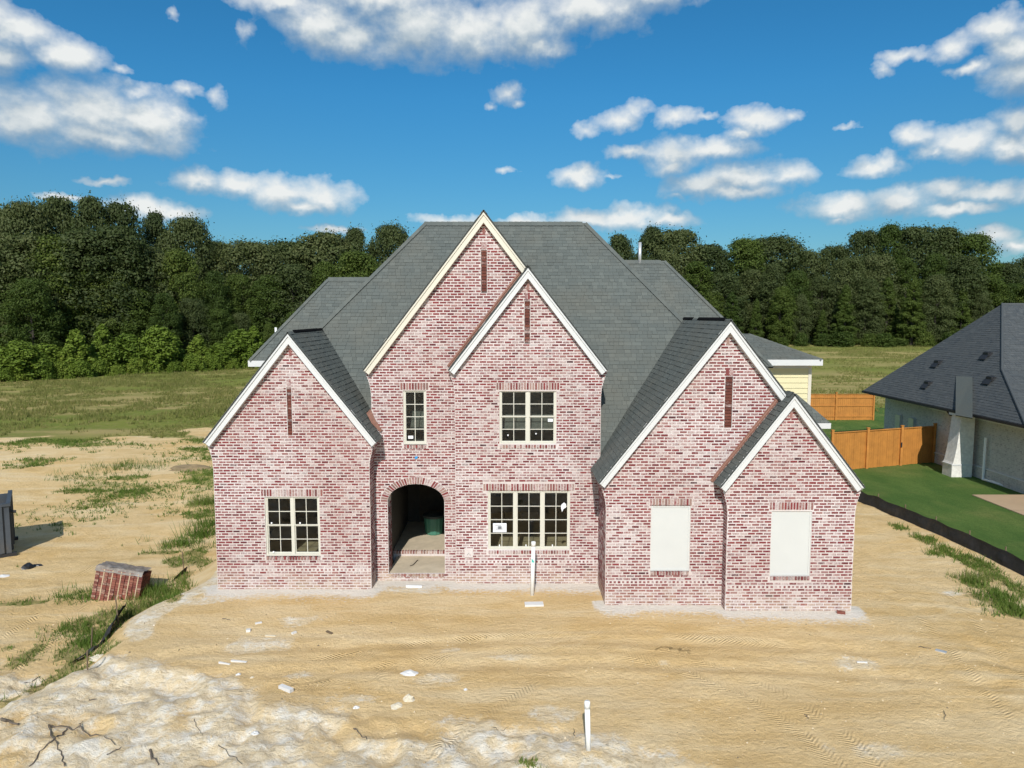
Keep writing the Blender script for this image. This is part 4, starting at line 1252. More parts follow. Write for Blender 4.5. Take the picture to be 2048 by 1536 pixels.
# ------------------------------------------------------------------ windows
def window(rc, D, units, cols, rows, hung, label):
    x0, x1, z0, z1 = rc
    fy = D + 0.035; fd = 0.075
    fw, mull = 0.044, 0.08
    fr = MB()
    fr.box(x0, x1, fy, fy + fd, z1 - fw, z1).box(x0, x1, fy - 0.02, fy + fd, z0, z0 + fw + 0.01)
    fr.box(x0, x0 + fw, fy, fy + fd, z0 + fw + 0.01, z1 - fw).box(x1 - fw, x1, fy, fy + fd, z0 + fw + 0.01, z1 - fw)
    uw = (x1 - x0 - 2 * fw - (units - 1) * mull) / units
    for u_ in range(units - 1):
        a = x0 + fw + (u_ + 1) * uw + u_ * mull
        fr.box(a, a + mull, fy, fy + fd, z0 + fw + 0.01, z1 - fw)
    win = fr.build('window', M['frame'], house)
    win['label'] = label
    for u_ in range(units):
        a = x0 + fw + u_ * (uw + mull); b_ = a + uw
        zb, zt = z0 + fw + 0.01, z1 - fw
        parts = [(zb, (zb + zt) / 2, 0.03), ((zb + zt) / 2, zt, 0.0)] if hung else [(zb, zt, 0.0)]
        for (q0, q1, back) in parts:
            s_ = 0.026; y0 = fy + 0.018 + back
            sash = MB().box(a, b_, y0, y0 + 0.03, q0, q0 + s_ + 0.008).box(a, b_, y0, y0 + 0.03, q1 - s_, q1)
            sash.box(a, a + s_, y0, y0 + 0.03, q0 + s_ + 0.008, q1 - s_).box(b_ - s_, b_, y0, y0 + 0.03, q0 + s_ + 0.008, q1 - s_)
            sash.build('sash', M['frame'], win)
            gx0, gx1, gz0, gz1 = a + s_, b_ - s_, q0 + s_ + 0.008, q1 - s_
            r_ = rows // 2 if hung else rows
            mw = 0.019
            pw = (gx1 - gx0 - (cols - 1) * mw) / cols; ph = (gz1 - gz0 - (r_ - 1) * mw) / r_
            mu = MB()
            for i in range(cols - 1): mu.box(gx0 + (i + 1) * pw + i * mw, gx0 + (i + 1) * (pw + mw), y0 + 0.003, y0 + 0.022, gz0, gz1)
            for j in range(r_ - 1):
                for i in range(cols):
                    mu.box(gx0 + i * (pw + mw), gx0 + i * (pw + mw) + pw, y0 + 0.003, y0 + 0.022, gz0 + (j + 1) * ph + j * mw, gz0 + (j + 1) * (ph + mw))
            mu.build('muntin', M['frame'], win)
            for i in range(cols):
                for j in range(r_):
                    px_, pz_ = gx0 + i * (pw + mw), gz0 + j * (ph + mw)
                    MB().poly([(px_, y0 + 0.026, pz_), (px_ + pw, y0 + 0.026, pz_), (px_ + pw, y0 + 0.026, pz_ + ph), (px_, y0 + 0.026, pz_ + ph)]).build('pane', M['glass'], win)
    return win
w1 = window(W1, D1, 2, 2, 4, True, 'paired eight-pane windows of the left gable')
w2 = window(W2, D2, 1, 2, 4, False, 'narrow upstairs window above the porch arch')
w3 = window(W3, D3, 2, 2, 4, True, 'paired upstairs windows of the centre bay')
w4 = window(W4, D3, 3, 2, 4, False, 'triple ground-floor window of the centre bay')
# stickers and papers on the glass
def sheet(name, px0, py0, px1, py1, D, mat, parent, y=0.0):
    x0, x1, z0, z1 = rect(px0, py0, px1, py1, D)
    return MB().box(x0, x1, D + y - 0.003, D + y, z0, z1).build(name, mat, parent)
pp = sheet('notice', 986, 1047, 1013, 1065, D3, M['paper'], w4, 0.03)
pp['label'] = 'white paper notice on the glass'
for (a, b_, c, d) in ((990, 1051, 1003, 1052.2), (991, 1054, 1009, 1055), (992, 1056.5, 1008, 1057.5), (991, 1059, 1006, 1060), (996, 1053, 1003, 1058.5)):
    x0, x1, z0, z1 = rect(a, b_, c, d, D3); MB().box(x0, x1, D3 + 0.0245, D3 + 0.0262, z0, z1).build('print', M['ink'], w4)
sheet('sticker', 816, 872, 826, 878, D2, M['paper'], w2, 0.05)
sheet('sticker', 1096, 838, 1106, 844, D3, M['paper'], w3, 0.06)
for c in ((1016, 871), (1072, 868)): sheet('sticker', c[0] - 1.3, c[1] - 1.3, c[0] + 1.3, c[1] + 1.3, D3, M['paper'], w3, 0.06)
for c in ((542, 1047), (599, 1047), (546, 1105)): sheet('sticker', c[0] - 1.5, c[1] - 1.5, c[0] + 1.5, c[1] + 1.5, D1, M['paper'], w1, 0.05)
for c in ((999, 1092), (1052, 1092), (1105, 1092)): sheet('sticker', c[0] - 1, c[1] - 2, c[0] + 1, c[1] + 2, D3, M['paper'], w4, 0.05)
hs = [U(*q, D3 + 0.03) for q in ((1123, 1009), (1128, 1005), (1132, 1008), (1132, 1015), (1127, 1018), (1124, 1024), (1122, 1016))]
MB().prism_y([(p.x, p.z) for p in hs], D3 + 0.03, D3 + 0.034).build('sticker', M['paper'], w4)

# white boarded openings in the garage gables
def boarded(rc, D, label):
    x0, x1, z0, z1 = rc
    p = MB().box(x0, x1, D + 0.03, D + 0.08, z0, z1).build('panel', M['panel'], house)
    p['label'] = label
    t = 0.045
    MB().box(x0, x0 + t, D + 0.018, D + 0.029, z0, z1).box(x1 - t, x1, D + 0.018, D + 0.029, z0, z1).box(x0 + t, x1 - t, D + 0.018, D + 0.029, z1 - t, z1).box(x0 + t, x1 - t, D + 0.018, D + 0.029, z0, z0 + t).build('trim', M['panel'], p)
boarded(W5, D4, 'white blank panel in the wide right gable')
boarded(W6, D5, 'white blank panel in the rightmost small gable')

# utility plate beside the porch and a blue tape spot
q = rect(929, 1096, 946, 1114, D3 if 929 > 905 else D2)
pl = MB().box(q[0], q[1], D3 - 0.03, D3 - 0.004, q[2], q[3]).build('wall_plate', M['mortar'], house)
MB().tube([((q[0] + q[1]) / 2 - 0.05, D3 - 0.035, q[2] + 0.06), ((q[0] + q[1]) / 2, D3 - 0.05, q[2] + 0.14), ((q[0] + q[1]) / 2 + 0.05, D3 - 0.035, q[2] + 0.06)], 0.008, 6).build('hook', M['galv'], pl)
q = rect(829, 912, 836, 918, D2)
MB().prism_y([(q[0], q[2] + 0.03), (q[0] + 0.05, q[2]), (q[1], q[2] + 0.05), (q[1] - 0.01, q[3]), (q[0] + 0.03, q[3] - 0.01)], D2 - 0.03, D2 - 0.014).build('tape_mark', M['blue_tape'], house)

# ------------------------------------------------------------------ porch and rooms behind the openings
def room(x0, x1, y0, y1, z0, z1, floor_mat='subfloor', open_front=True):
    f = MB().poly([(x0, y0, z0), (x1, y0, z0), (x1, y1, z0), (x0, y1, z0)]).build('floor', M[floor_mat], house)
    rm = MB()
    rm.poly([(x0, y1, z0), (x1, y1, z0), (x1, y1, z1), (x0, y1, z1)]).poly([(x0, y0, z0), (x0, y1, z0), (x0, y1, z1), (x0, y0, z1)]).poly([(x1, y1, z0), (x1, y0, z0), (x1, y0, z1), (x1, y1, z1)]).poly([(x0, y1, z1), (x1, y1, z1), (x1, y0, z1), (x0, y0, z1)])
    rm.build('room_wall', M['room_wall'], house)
room(X1L + 0.22, X1R - 0.24, D1 + 0.23, 25.5, 0.45, 3.9)
room(X3L + 0.3, X3R - 0.25, D3 + 0.23, 26.2, 0.45, 3.6)
room(X2L + 0.1, X3L + 0.28, D2 + 0.23, 24.5, 3.75, 6.6)
room(X3L + 0.31, X3R - 0.25, D3 + 0.23, 25.2, 3.8, 6.7)
# framing seen through the triple window
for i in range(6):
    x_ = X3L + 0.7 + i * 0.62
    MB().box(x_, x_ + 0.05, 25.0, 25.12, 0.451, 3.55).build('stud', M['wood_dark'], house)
# porch
px0, px1 = aL - 0.12, aR + 0.12
MB().box(aL - 0.001, aR + 0.001, D2 + 0.0601, 22.05, stepz - 0.5, stepz).build('porch_floor', M['concrete'], house)
s2 = stepz + 0.16
st = MB().box(px0, px1, 22.16, 25.3, stepz - 0.5, s2 + 0.004).build('porch_step', M['concrete'], house)
MB().box(px0, px1, 22.051, 22.159, stepz - 0.5, s2 - 0.012).build('riser', M['mortar'], st)
for i in range(int((px1 - px0) / 0.085)):
    MB().box(px0 + i * 0.085 + 0.012, px0 + i * 0.085 + 0.073, 22.035, 22.158, s2 - 0.085, s2).build('header_brick', M['soldier'], st)
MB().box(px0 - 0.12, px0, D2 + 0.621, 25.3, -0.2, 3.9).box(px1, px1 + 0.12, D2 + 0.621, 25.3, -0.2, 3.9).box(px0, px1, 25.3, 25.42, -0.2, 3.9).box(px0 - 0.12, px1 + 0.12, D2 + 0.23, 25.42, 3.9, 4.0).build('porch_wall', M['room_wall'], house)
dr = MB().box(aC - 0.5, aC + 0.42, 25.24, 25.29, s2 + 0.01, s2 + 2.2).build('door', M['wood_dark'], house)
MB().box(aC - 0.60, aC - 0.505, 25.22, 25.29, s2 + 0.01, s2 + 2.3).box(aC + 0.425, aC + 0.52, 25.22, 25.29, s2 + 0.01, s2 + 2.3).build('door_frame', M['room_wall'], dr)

# pipes through the roof
p_ = U(1279, 522, Dr2); pt = U(1279, 485, Dr2)
vp = MB().tube([(p_.x, Dr2 - 0.05, p_.z - 0.3), (p_.x, Dr2 - 0.05, pt.z)], 0.062, 12).build('vent_pipe', M['galv'], house, True)
p_ = U(552, 668, 28.5); pt = U(552, 655, 28.5)
MB().tube([(p_.x, 28.5, p_.z - 0.8), (p_.x, 28.5, pt.z)], 0.045, 10).build('vent_pipe', M['pvc'], house, True)
# ================================================================== NEIGHBOUR'S HOUSE
nb = empty('neighbour_house', (24, 36, 0))
tag(nb, 'low white painted brick house with charcoal hip roof at the right edge', 'house')
NX, NE = 22.15, 3.2                      # left wall plane, eave height
F_ = G(1731, 781, NE)                    # far eave corner
NEAR = G(2048, 851, NE)
ex = (F_.x + NEAR.x) / 2
ns = 1.06
t_ = 4.82
A_ = Vector((ex + t_, F_.y - t_, NE + ns * t_))
def on_left_plane(px, py):
    d = ray(px, py); o = Vector((0, 0, CAMH))
    # plane z = NE + ns*(x-ex)
    t = (NE - ns * ex - CAMH) / (d.z - ns * d.x)
    return o + d * t
B_ = on_left_plane(2004, 740)
C_ = on_left_plane(2052, 852)
yF, yN = F_.y, C_.y
shingled([(ex, yF, NE), tuple(A_), tuple(B_)], 'roof', nb, M['slate'], 0, thick=0.08)
shingled([(ex, yN, NE), (ex, yF, NE), tuple(B_)], 'roof', nb, M['slate'], 0, thick=0.08)
# lit front slopes right of the hip line
XO = Vector((12, 0, 0))
shingled([tuple(A_), tuple(B_), tuple(B_ + XO), tuple(A_ + XO)], 'roof', nb, M['slate'], 0, thick=0.06)
shingled([tuple(B_), tuple(C_), tuple(C_ + XO), tuple(B_ + XO)], 'roof', nb, M['slate'], 0, thick=0.06)
MB().prism_n([(ex, yF, NE), (40, yF, NE), (36, A_.y, A_.z), tuple(A_)], (0, -0.05, -0.05)).build('roof', M['underlay'], nb)
mbc = MB()
mbc.tube([tuple(A_), (36, A_.y, A_.z)], 0.05, 8); mbc.build('ridge_cap', M['slate'], nb)
hc = MB(); hc.tube([tuple(A_ + Vector((0, 0, 0.02))), tuple(B_ + Vector((0, 0, 0.02))), tuple(C_ + Vector((0, 0, 0.02)))], 0.06, 8); hc.build('hip_cap', M['slate'], nb)
# walls: near part, recessed far part
yMid = G(1845, 926).y + 0.6
MB().box(NX, NX + 0.3, yN - 3.0, yMid, -0.2, NE - 0.12).build('wall', M['white_brick'], nb)
MB().box(NX - 0.06, NX + 0.001, yN - 3.0, yMid - 0.1, -0.2, 0.55).build('water_table', M['white_brick'], nb)
MB().box(NX - 0.08, NX + 0.02, yN - 3.0, yMid - 0.1, 0.551, 0.60).build('ledge', M['trim'], nb)
MB().box(NX + 0.28, NX + 0.58, yMid + 0.001, yF - 0.5, -0.2, NE - 0.12).build('wall', M['white_brick'], nb)
MB().box(NX + 0.3, 40, yF - 0.5, yF - 0.2, -0.2, NE - 0.12).build('wall', M['white_brick'], nb)
MB().box(NX + 0.301, NX + 0.6, yMid, yMid + 0.0009, -0.2, NE - 0.12).build('corner_return', M['white_brick'], nb)
# frieze, gutter, soffit
MB().box(NX - 0.03, NX - 0.001, yN - 3.0, yMid, NE - 0.42, NE - 0.125).build('frieze_board', M['trim'], nb)
MB().box(ex + 0.05, NX + 0.6, yN - 3, yF - 0.05, NE - 0.12, NE - 0.09).build('soffit', M['trim'], nb)
gut = MB().box(ex - 0.09, ex + 0.03, yN - 3.0, yF, NE - 0.13, NE - 0.01); gut.build('gutter', M['dark_steel'], nb)
# tapered white brick buttress with its shingled saddle
b0, b1 = G(1906, 947), G(1943, 947)
by = b0.y
by = 33.9
bx0, bx1 = 20.93, 21.9
zt = 2.95
prof = [(bx0, 0.0), (bx1, 0.0), (bx1, zt), (bx0 + 0.32, zt), (bx0 + 0.26, 2.2), (bx0 + 0.16, 1.3), (bx0 + 0.06, 0.75), (bx0, 0.6)]
bu = MB().prism_y(prof, by, by + 0.75).build('buttress', M['sunlit_white_brick'], nb)
MB().box(bx0 + 0.20, bx1 + 0.02, by - 0.07, by + 0.8, zt, zt + 0.13).build('cap', M['trim'], bu)
MB().box(bx0 - 0.03, bx1 + 0.0, by - 0.03, by + 0.78, 0.60, 0.66).build('ledge', M['trim'], bu)
CAM = Vector((0, 0, CAMH))
def toward(p, d): return p + (CAM - p).normalized() * d
sw_ = [toward(on_left_plane(1911, 830), 0.45), toward(on_left_plane(1945, 836), 0.6), toward(on_left_plane(1945, 754), 0.12), toward(on_left_plane(1912, 752), 0.08)]
MB().prism_n(sw_, (0.35, 0.55, -0.12)).build('saddle_roof', M['shingle'], nb)
# roof vents
for (px_, py_) in ((1877, 727), (1976, 711), (1857, 769), (1983, 760)):
    q = on_left_plane(px_, py_)
    up = Vector((-ns, 0, 1)).normalized()
    vb = MB().box(q.x - 0.14, q.x + 0.10, q.y - 0.2, q.y + 0.2, q.z - 0.02, q.z + 0.16)
    vb.prism_n([(q.x - 0.30, q.y - 0.26, q.z - 0.2), (q.x - 0.30, q.y + 0.26, q.z - 0.2), (q.x - 0.02, q.y + 0.26, q.z + 0.17), (q.x - 0.02, q.y - 0.26, q.z + 0.17)], (0, 0, 0.02))
    vb.build('roof_vent', M['dark_steel'], nb)
# downspouts, drain pipe and porch bits at the frame edge
ds = G(1899, 950)
MB().tube([(ex - 0.03, by + 1.0, NE - 0.13), (ex + 0.1, by + 1.0, NE - 0.3), (NX - 0.05, by + 1.0, NE - 0.55), (NX - 0.06, by + 1.0, 0.15), (NX - 0.25, by + 1.0, 0.08)], 0.045, 8).build('downspout', M['dark_steel'], nb)
wp = G(2002, 962)
MB().tube([(NX - 0.13, wp.y, 2.05), (NX - 0.13, wp.y, 0.1)], 0.055, 10).build('downspout', M['pvc'], nb)
e0, e1 = G(2000, 962), G(2038, 984)
MB().tube([(NX - 0.15, wp.y, 0.09), (e1.x, e1.y, 0.09)], 0.055, 10).build('drain_pipe', M['pvc'], nb)
# sunlit return wall, shutter and dark corner post beside it
fy = G(2030, 966).y
MB().box(NX + 0.31, NX + 2.2, fy - 0.3, fy - 0.05, -0.2, NE - 0.13).build('wall', M['white_brick'], nb)
pp_ = U(2044, 900, fy - 1.3)
MB().box(pp_.x - 0.02, pp_.x + 0.22, fy - 1.4, fy - 1.18, 0.03, NE - 0.13).build('post', M['dark_steel'], nb)
# utility boxes on the far wall
for i, (a, b_) in enumerate((((1750, 820), (1763, 862)), ((1771, 826), (1784, 862)))):
    yq = (46.2 if i == 0 else 45.0) - (47.0 - yF)
    yq = yF - 2.0 - 1.4 * i
    bx = MB().box(NX + 0.12, NX + 0.279, yq - 0.25, yq + 0.25, 1.0, 2.0).build('utility_box', M['galv'], nb)
    MB().tube([(NX + 0.2, yq, 1.0), (NX + 0.2, yq, 0.1)], 0.04, 8).build('conduit', M['pvc'], nb)

# ================================================================== STAINED WOOD FENCES
def fence(name, label, p0, p1, n_post, H, side_rails, gate=None, picket=0.14):
    """picket fence from p0 to p1 (xy)"""
    root = empty(name, (p0[0], p0[1], 0)); tag(root, label, 'fence')
    P, Q = Vector((p0[0], p0[1], 0)), Vector((p1[0], p1[1], 0))
    d = (Q - P); L = d.length; d.normalize(); nrm = Vector((d.y, -d.x, 0))
    ang = math.atan2(d.y, d.x)
    k = int(L / picket); wd = L / k
    pm = MB().box(-0.5 * wd + 0.004, 0.5 * wd - 0.004, -0.011, 0.011, 0.04, H)
    pmesh = pm.mesh('picket', M['cedar'])
    rr = random.Random(len(label))
    for i in range(k):
        c = P + d * ((i + 0.5) * wd) + nrm * rr.uniform(-0.004, 0.004)
        o = link('picket', pmesh, None); o.parent = root
        o.matrix_parent_inverse = Matrix.Translation(root.location).inverted()
        o.location = (c.x, c.y, gz(c.x, c.y) * 0 + rr.uniform(-0.01, 0.01)); o.rotation_euler = (0, 0, ang)
    s_ = 1 if side_rails else -1
    def bar(name_, a, b_, off, z0, z1, th=0.04):
        u0 = P + d * a + nrm * off; u1 = P + d * b_ + nrm * off
        w_ = nrm * th
        MB().prism_n([u0 + Vector((0, 0, z0)), u1 + Vector((0, 0, z0)), u1 + Vector((0, 0, z1)), u0 + Vector((0, 0, z1))], w_).build(name_, M['cedar'], root)
    for z in (0.28, H * 0.55, H - 0.25): bar('rail', 0, L, 0.0165 * s_ if s_ > 0 else -0.0565, z, z + 0.085)
    bar('cap_rail', -0.05, L + 0.05, -0.06, H + 0.012, H + 0.05, 0.12)
    for i in range(n_post + 1):
        a = L * i / n_post
        c = P + d * a + nrm * 0.07
        MB().box(c.x - 0.055, c.x + 0.055, c.y - 0.055, c.y + 0.055, 0.0, H + 0.16).build('post', M['cedar'], root)
        MB().box(c.x - 0.075, c.x + 0.075, c.y - 0.075, c.y + 0.075, H + 0.1605, H + 0.2).build('post_cap', M['cedar'], root)
    return root, P, d, L
fr = G(1846, 926); fl = G(1660, 944)
frt, P_, d__, L_ = fence('wood_fence', 'orange stained wood fence between the garage gable and the white house', (fl.x, fl.y), (NX - 0.12, fr.y), 3, 1.92, False)
gh = P_ + d__ * (L_ * 0.665)
MB().box(gh.x - 0.03, gh.x + 0.03, gh.y - 0.16, gh.y - 0.13, 1.0, 1.25).build('latch', M['dark_steel'], frt)
b0, b1 = G(1595, 841), G(1745, 841)
fence('wood_fence', 'far orange wood fence behind the yellow corner of the brick house', (b0.x, b0.y), (b1.x, b1.y), 2, 1.92, True)

# ================================================================== SILT FENCES
sf = empty('silt_fence', (SILT_X, 24, 0)); tag(sf, 'long black silt fence along the edge of the green lawn', 'silt fence')
ys = np.arange(13.0, 36.0, 0.2)
mbf = MB()
rr = random.Random(3)
row = []
for y in ys:
    x = float(silt_line(y)); gzv = gz(x - 0.02, y)
    hh = 0.44 - 0.03 * abs(math.sin((y - 13.4) / 1.7 * math.pi)) + 0.012 * math.sin(y * 5.3)
    bl = 0.03 * math.sin(y * 3.1) + 0.02 * math.sin(y * 7.7)
    row.append([(x - 0.10 + bl * 0.5, y, gz(x - 0.10, y) + 0.01), (x - 0.06 + bl, y, gzv + hh * 0.35), (x + 0.0 + bl * 0.4, y, gzv + hh * 0.75), (x + 0.02, y, gzv + hh)])
for a, b_ in zip(row, row[1:]):
    for i in range(3):
        mbf.poly([a[i], a[i + 1], b_[i + 1], b_[i]])
        mbf.poly([tuple(Vector(q) + Vector((0.012, 0, 0))) for q in (b_[i], b_[i + 1], a[i + 1], a[i])])
mbf.build('fabric', M['silt'], sf)
for y in np.arange(13.4, 36, 1.7):
    x = float(silt_line(y)) + 0.055
    MB().box(x - 0.016, x + 0.016, y - 0.016, y + 0.016, -0.1, gz(x, y) + 0.56).build('stake', M['stake'], sf)

def gpt(px, py, z=-0.6):
    for _ in range(6):
        p = G(px, py, z); z = gz(p.x, p.y)
    return G(px, py, z)
pts = [gpt(*q) for q in ((150, 1328), (180, 1308), (205, 1290), (222, 1268), (235, 1250), (246, 1236))]
rp = empty('silt_fence', tuple(pts[2])); tag(rp, 'torn black silt fence scrap slumped over the weedy bank', 'silt fence')
mbf = MB(); prev = None
dens = []
for a, b_ in zip(pts, pts[1:]):
    for k in range(4): dens.append(a.lerp(b_, k / 4))
dens.append(pts[-1])
for i, p in enumerate(dens):
    hh = 0.10 + 0.34 * sst(0.25, 0.8, i / len(dens)) + 0.04 * math.sin(i * 1.9)
    cur_ = [(p.x - 0.14, p.y - 0.05, gz(p.x - 0.14, p.y - 0.05) + 0.02), (p.x + 0.02 + 0.03 * math.sin(i), p.y, gz(p.x, p.y) + 0.06 + hh * 0.55), (p.x + 0.10, p.y + 0.05, gz(p.x + 0.10, p.y) + hh)]
    if prev:
        for k in range(2):
            mbf.poly([prev[k], cur_[k], cur_[k + 1], prev[k + 1]])
            mbf.poly([tuple(Vector(q) + Vector((0.01, 0.006, 0))) for q in (prev[k + 1], cur_[k + 1], cur_[k], prev[k])])
    prev = cur_
mbf.build('fabric', M['silt'], rp)
for (px_, py_, hh, lean) in ((238, 1255, 0.85, -0.05), (182, 1298, 0.55, 0.06), (175, 1345, 0.5, 0.02)):
    p = gpt(px_, py_)
    MB().tube([(p.x, p.y, p.z - 0.1), (p.x + lean, p.y, p.z + hh)], 0.016, 6).build('stake', M['stake'], rp)
p = gpt(368, 1140)
sk = MB().tube([(p.x, p.y, p.z - 0.1), (p.x - 0.03, p.y, p.z + 0.62)], 0.017, 6).build('survey_stake', M['stake']); tag(sk, 'thin wooden stake standing in the weeds left of the brick house', 'stake')
for i, (q0, q1) in enumerate((((372, 1145), (346, 1162)),)):
    a, b_ = gpt(*q0), gpt(*q1)
    cc = MB()
    prev = None
    for k in range(6):
        m_ = a.lerp(b_, k / 5); zz = gz(m_.x, m_.y)
        cur_ = [(m_.x, m_.y, zz + 0.01), (m_.x + 0.03, m_.y + 0.05, zz + 0.2 - 0.02 * k)]
        if prev: cc.poly([prev[0], cur_[0], cur_[1], prev[1]]); cc.poly([tuple(Vector(v) + Vector((0, 0.01, 0))) for v in (prev[1], cur_[1], cur_[0], prev[0])])
        prev = cur_
    tag(cc.build('silt_fence', M['silt']), 'short strip of black silt cloth beside the thin stake', 'silt fence')

# ================================================================== PIPES
def pipe(px, base, top, rad, label, mark=False, bell=True):
    b_ = gpt(px[0], base, 0.0)
    topz = U(px[1], top, b_.y).z; tx = U(px[1], top, b_.y).x
    root = empty('pvc_pipe', (b_.x, b_.y, b_.z)); tag(root, label, 'pipe')
    MB().tube([(b_.x, b_.y, b_.z - 0.15), (tx, b_.y, topz - 0.1)], rad, 16).build('tube', M['pvc'], root, True)
    MB().tube([(tx, b_.y, topz - 0.13), (tx, b_.y, topz - 0.02), (tx, b_.y, topz)], [rad * 1.14, rad * 1.14, rad * 0.95], 16).build('cap', M['pvc'], root, True)
    if mark:
        f = 0.66; mx_ = b_.x + (tx - b_.x) * f; mz = b_.z + (topz - b_.z) * f
        MB().prism_y([(mx_ - 0.03, mz - 0.05), (mx_ + 0.012, mz - 0.07), (mx_ + 0.03, mz - 0.03), (mx_ - 0.01, mz + 0.04), (mx_ - 0.035, mz + 0.03)], b_.y - rad - 0.003, b_.y - rad + 0.012).build('paint_mark', M['teal'], root)
pipe((1177.5, 1174.5), 1501, 1402, 0.046, 'short white capped pipe standing in the sand in the foreground')
pipe((1064, 1067), 1190, 1083, 0.056, 'tall white pipe with teal mark in front of the triple window', True)

# ================================================================== BRICK PALLET
pa, pb, pc, pd = gpt(181, 1202), gpt(256, 1212), None, None
pz = gz((pa.x + pb.x) / 2, pa.y)
bw = (pb - pa).length
org = empty('brick_cube', (pa.x + bw / 2, pa.y, pz)); tag(org, 'leaning cube of new red bricks with dusty wrap on the weedy ground', 'bricks')
ang = math.atan2(pb.y - pa.y, pb.x - pa.x)
lean = Matrix.Translation((pa.x, pa.y, pz + 0.05)) @ Matrix.Rotation(R(2), 4, 'Z') @ Matrix.Rotation(R(10), 4, 'Y') @ Matrix.Rotation(R(-7), 4, 'X')
HGT = 0.92; DEP = 0.60
rows = 14; colw = bw / 11.0
bmesh_ = MB().box(-0.5, 0.5, -0.5, 0.5, -0.5, 0.5).mesh('pallet_brick', M['pallet_brick'])
def put(o, x, y, z, sx_, sy_, sz_):
    o.parent = org
    o.matrix_parent_inverse = Matrix.Translation(org.location).inverted()
    o.matrix_basis = lean @ Matrix.Translation((x, y, z)) @ Matrix.Diagonal((sx_, sy_, sz_, 1))
rh = HGT / rows
for r_ in range(rows):
    for c in range(11):
        o = link('brick', bmesh_)
        put(o, (c + 0.5) * colw + rb.uniform(-0.002, 0.002), 0.10 + rb.uniform(-0.006, 0.006), (r_ + 0.5) * rh, colw * (0.80 if c in (1, 3, 5, 7, 9) else 0.90), 0.20, rh * 0.86)
    for c in range(2):
        o = link('brick', bmesh_)
        put(o, bw - 0.05 + rb.uniform(-0.004, 0.004), 0.215 + (c + 0.5) * 0.183, (r_ + 0.5) * rh, 0.1, 0.175, rh * 0.92)
co = MB().box(0.02, bw - 0.11, 0.205, DEP - 0.01, 0.0, HGT - 0.005).build('core', M['stick']); put(co, 0, 0, 0, 1, 1, 1)  # core coloured dark to put shade into the gaps between bricks
for c in (1, 3, 5, 7, 9):
    o = MB().box(-0.014, 0.014, -0.012, 0.02, 0.0, HGT).build('strap', M['strap_gap']); put(o, (c + 1.0) * colw if c % 2 else c * colw, 0.0, 0.0, 1, 1, 1)
# crumpled wrap on top
wm = MB(); nx_, ny_ = 14, 12
grid = []
for j in range(ny_ + 1):
    grid.append([Vector((bw * i / nx_ - 0.02, -0.03 + (DEP + 0.05) * j / ny_, HGT + 0.035 + 0.04 * vnoise(np.array(i * 0.9), np.array(j * 0.9), 4) + 0.025 * rb.random())) for i in range(nx_ + 1)])
for i in range(nx_ + 1): grid[0][i].z = HGT - 0.05 - 0.03 * rb.random(); grid[0][i].y = -0.02
for j in range(ny_):
    for i in range(nx_): wm.poly([grid[j][i], grid[j][i + 1], grid[j + 1][i + 1], grid[j + 1][i]])
wr = wm.build('wrap', M['pallet_wrap']); put(wr, 0, 0, 0, 1, 1, 1)

# ================================================================== DUMPSTER
dq = gpt(24, 1112)
dm = empty('dumpster', (dq.x - 1.5, dq.y + 1, gz(dq.x, dq.y))); tag(dm, 'dark steel roll-off dumpster cut by the left edge of the photo', 'dumpster')
zt_ = U(26, 1012, dq.y).z; z0 = gz(dq.x, dq.y)
x1 = dq.x; y0 = dq.y; LY = 2.2
sh = MB()
sh.box(x1 - 4.5, x1, y0, y0 + 0.06, z0 + 0.12, zt_).box(x1 - 0.06, x1, y0 + 0.061, y0 + LY, z0 + 0.12, zt_).box(x1 - 4.5, x1, y0 + LY + 0.001, y0 + LY + 0.06, z0 + 0.12, zt_).box(x1 - 4.5, x1 - 0.061, y0 + 0.061, y0 + LY, z0 + 0.12, z0 + 0.2)
sh.build('body', M['dumpster'], dm)
rim = MB().box(x1 - 4.5, x1 + 0.05, y0 - 0.05, y0 + 0.08, zt_ + 0.001, zt_ + 0.10).box(x1 - 0.08, x1 + 0.05, y0 + 0.081, y0 + LY + 0.08, zt_ + 0.001, zt_ + 0.10); rim.build('rim', M['dumpster'], dm)
for i in range(6):
    xx = x1 - 0.25 - i * 0.75
    MB().box(xx - 0.05, xx + 0.05, y0 - 0.07, y0 - 0.001, z0 + 0.15, zt_).build('rib', M['dumpster'], dm)
for i in range(3):
    yy_ = y0 + 0.3 + i * 0.75
    MB().box(x1 + 0.001, x1 + 0.06, yy_ - 0.05, yy_ + 0.05, z0 + 0.15, zt_).build('rib', M['dumpster'], dm)
MB().tube([(x1 + 0.05, y0 + 0.2, zt_ - 0.25), (x1 + 0.2, y0 + 0.2, zt_ - 0.27)], 0.05, 8).build('hook', M['dark_steel'], dm)
MB().box(x1 - 4.4, x1 + 0.14, y0 - 0.03, y0 + 0.09, z0, z0 + 0.119).box(x1 - 4.4, x1 + 0.14, y0 + LY - 0.12, y0 + LY, z0, z0 + 0.119).build('skid', M['dark_steel'], dm)

dm.rotation_euler = (0, 0, 0)
piv = Matrix.Translation((x1, y0, 0)) @ Matrix.Rotation(R(33), 4, 'Z') @ Matrix.Translation((-x1, -y0, 0))
for ch in list(dm.children):
    ch.matrix_basis = piv @ ch.matrix_basis

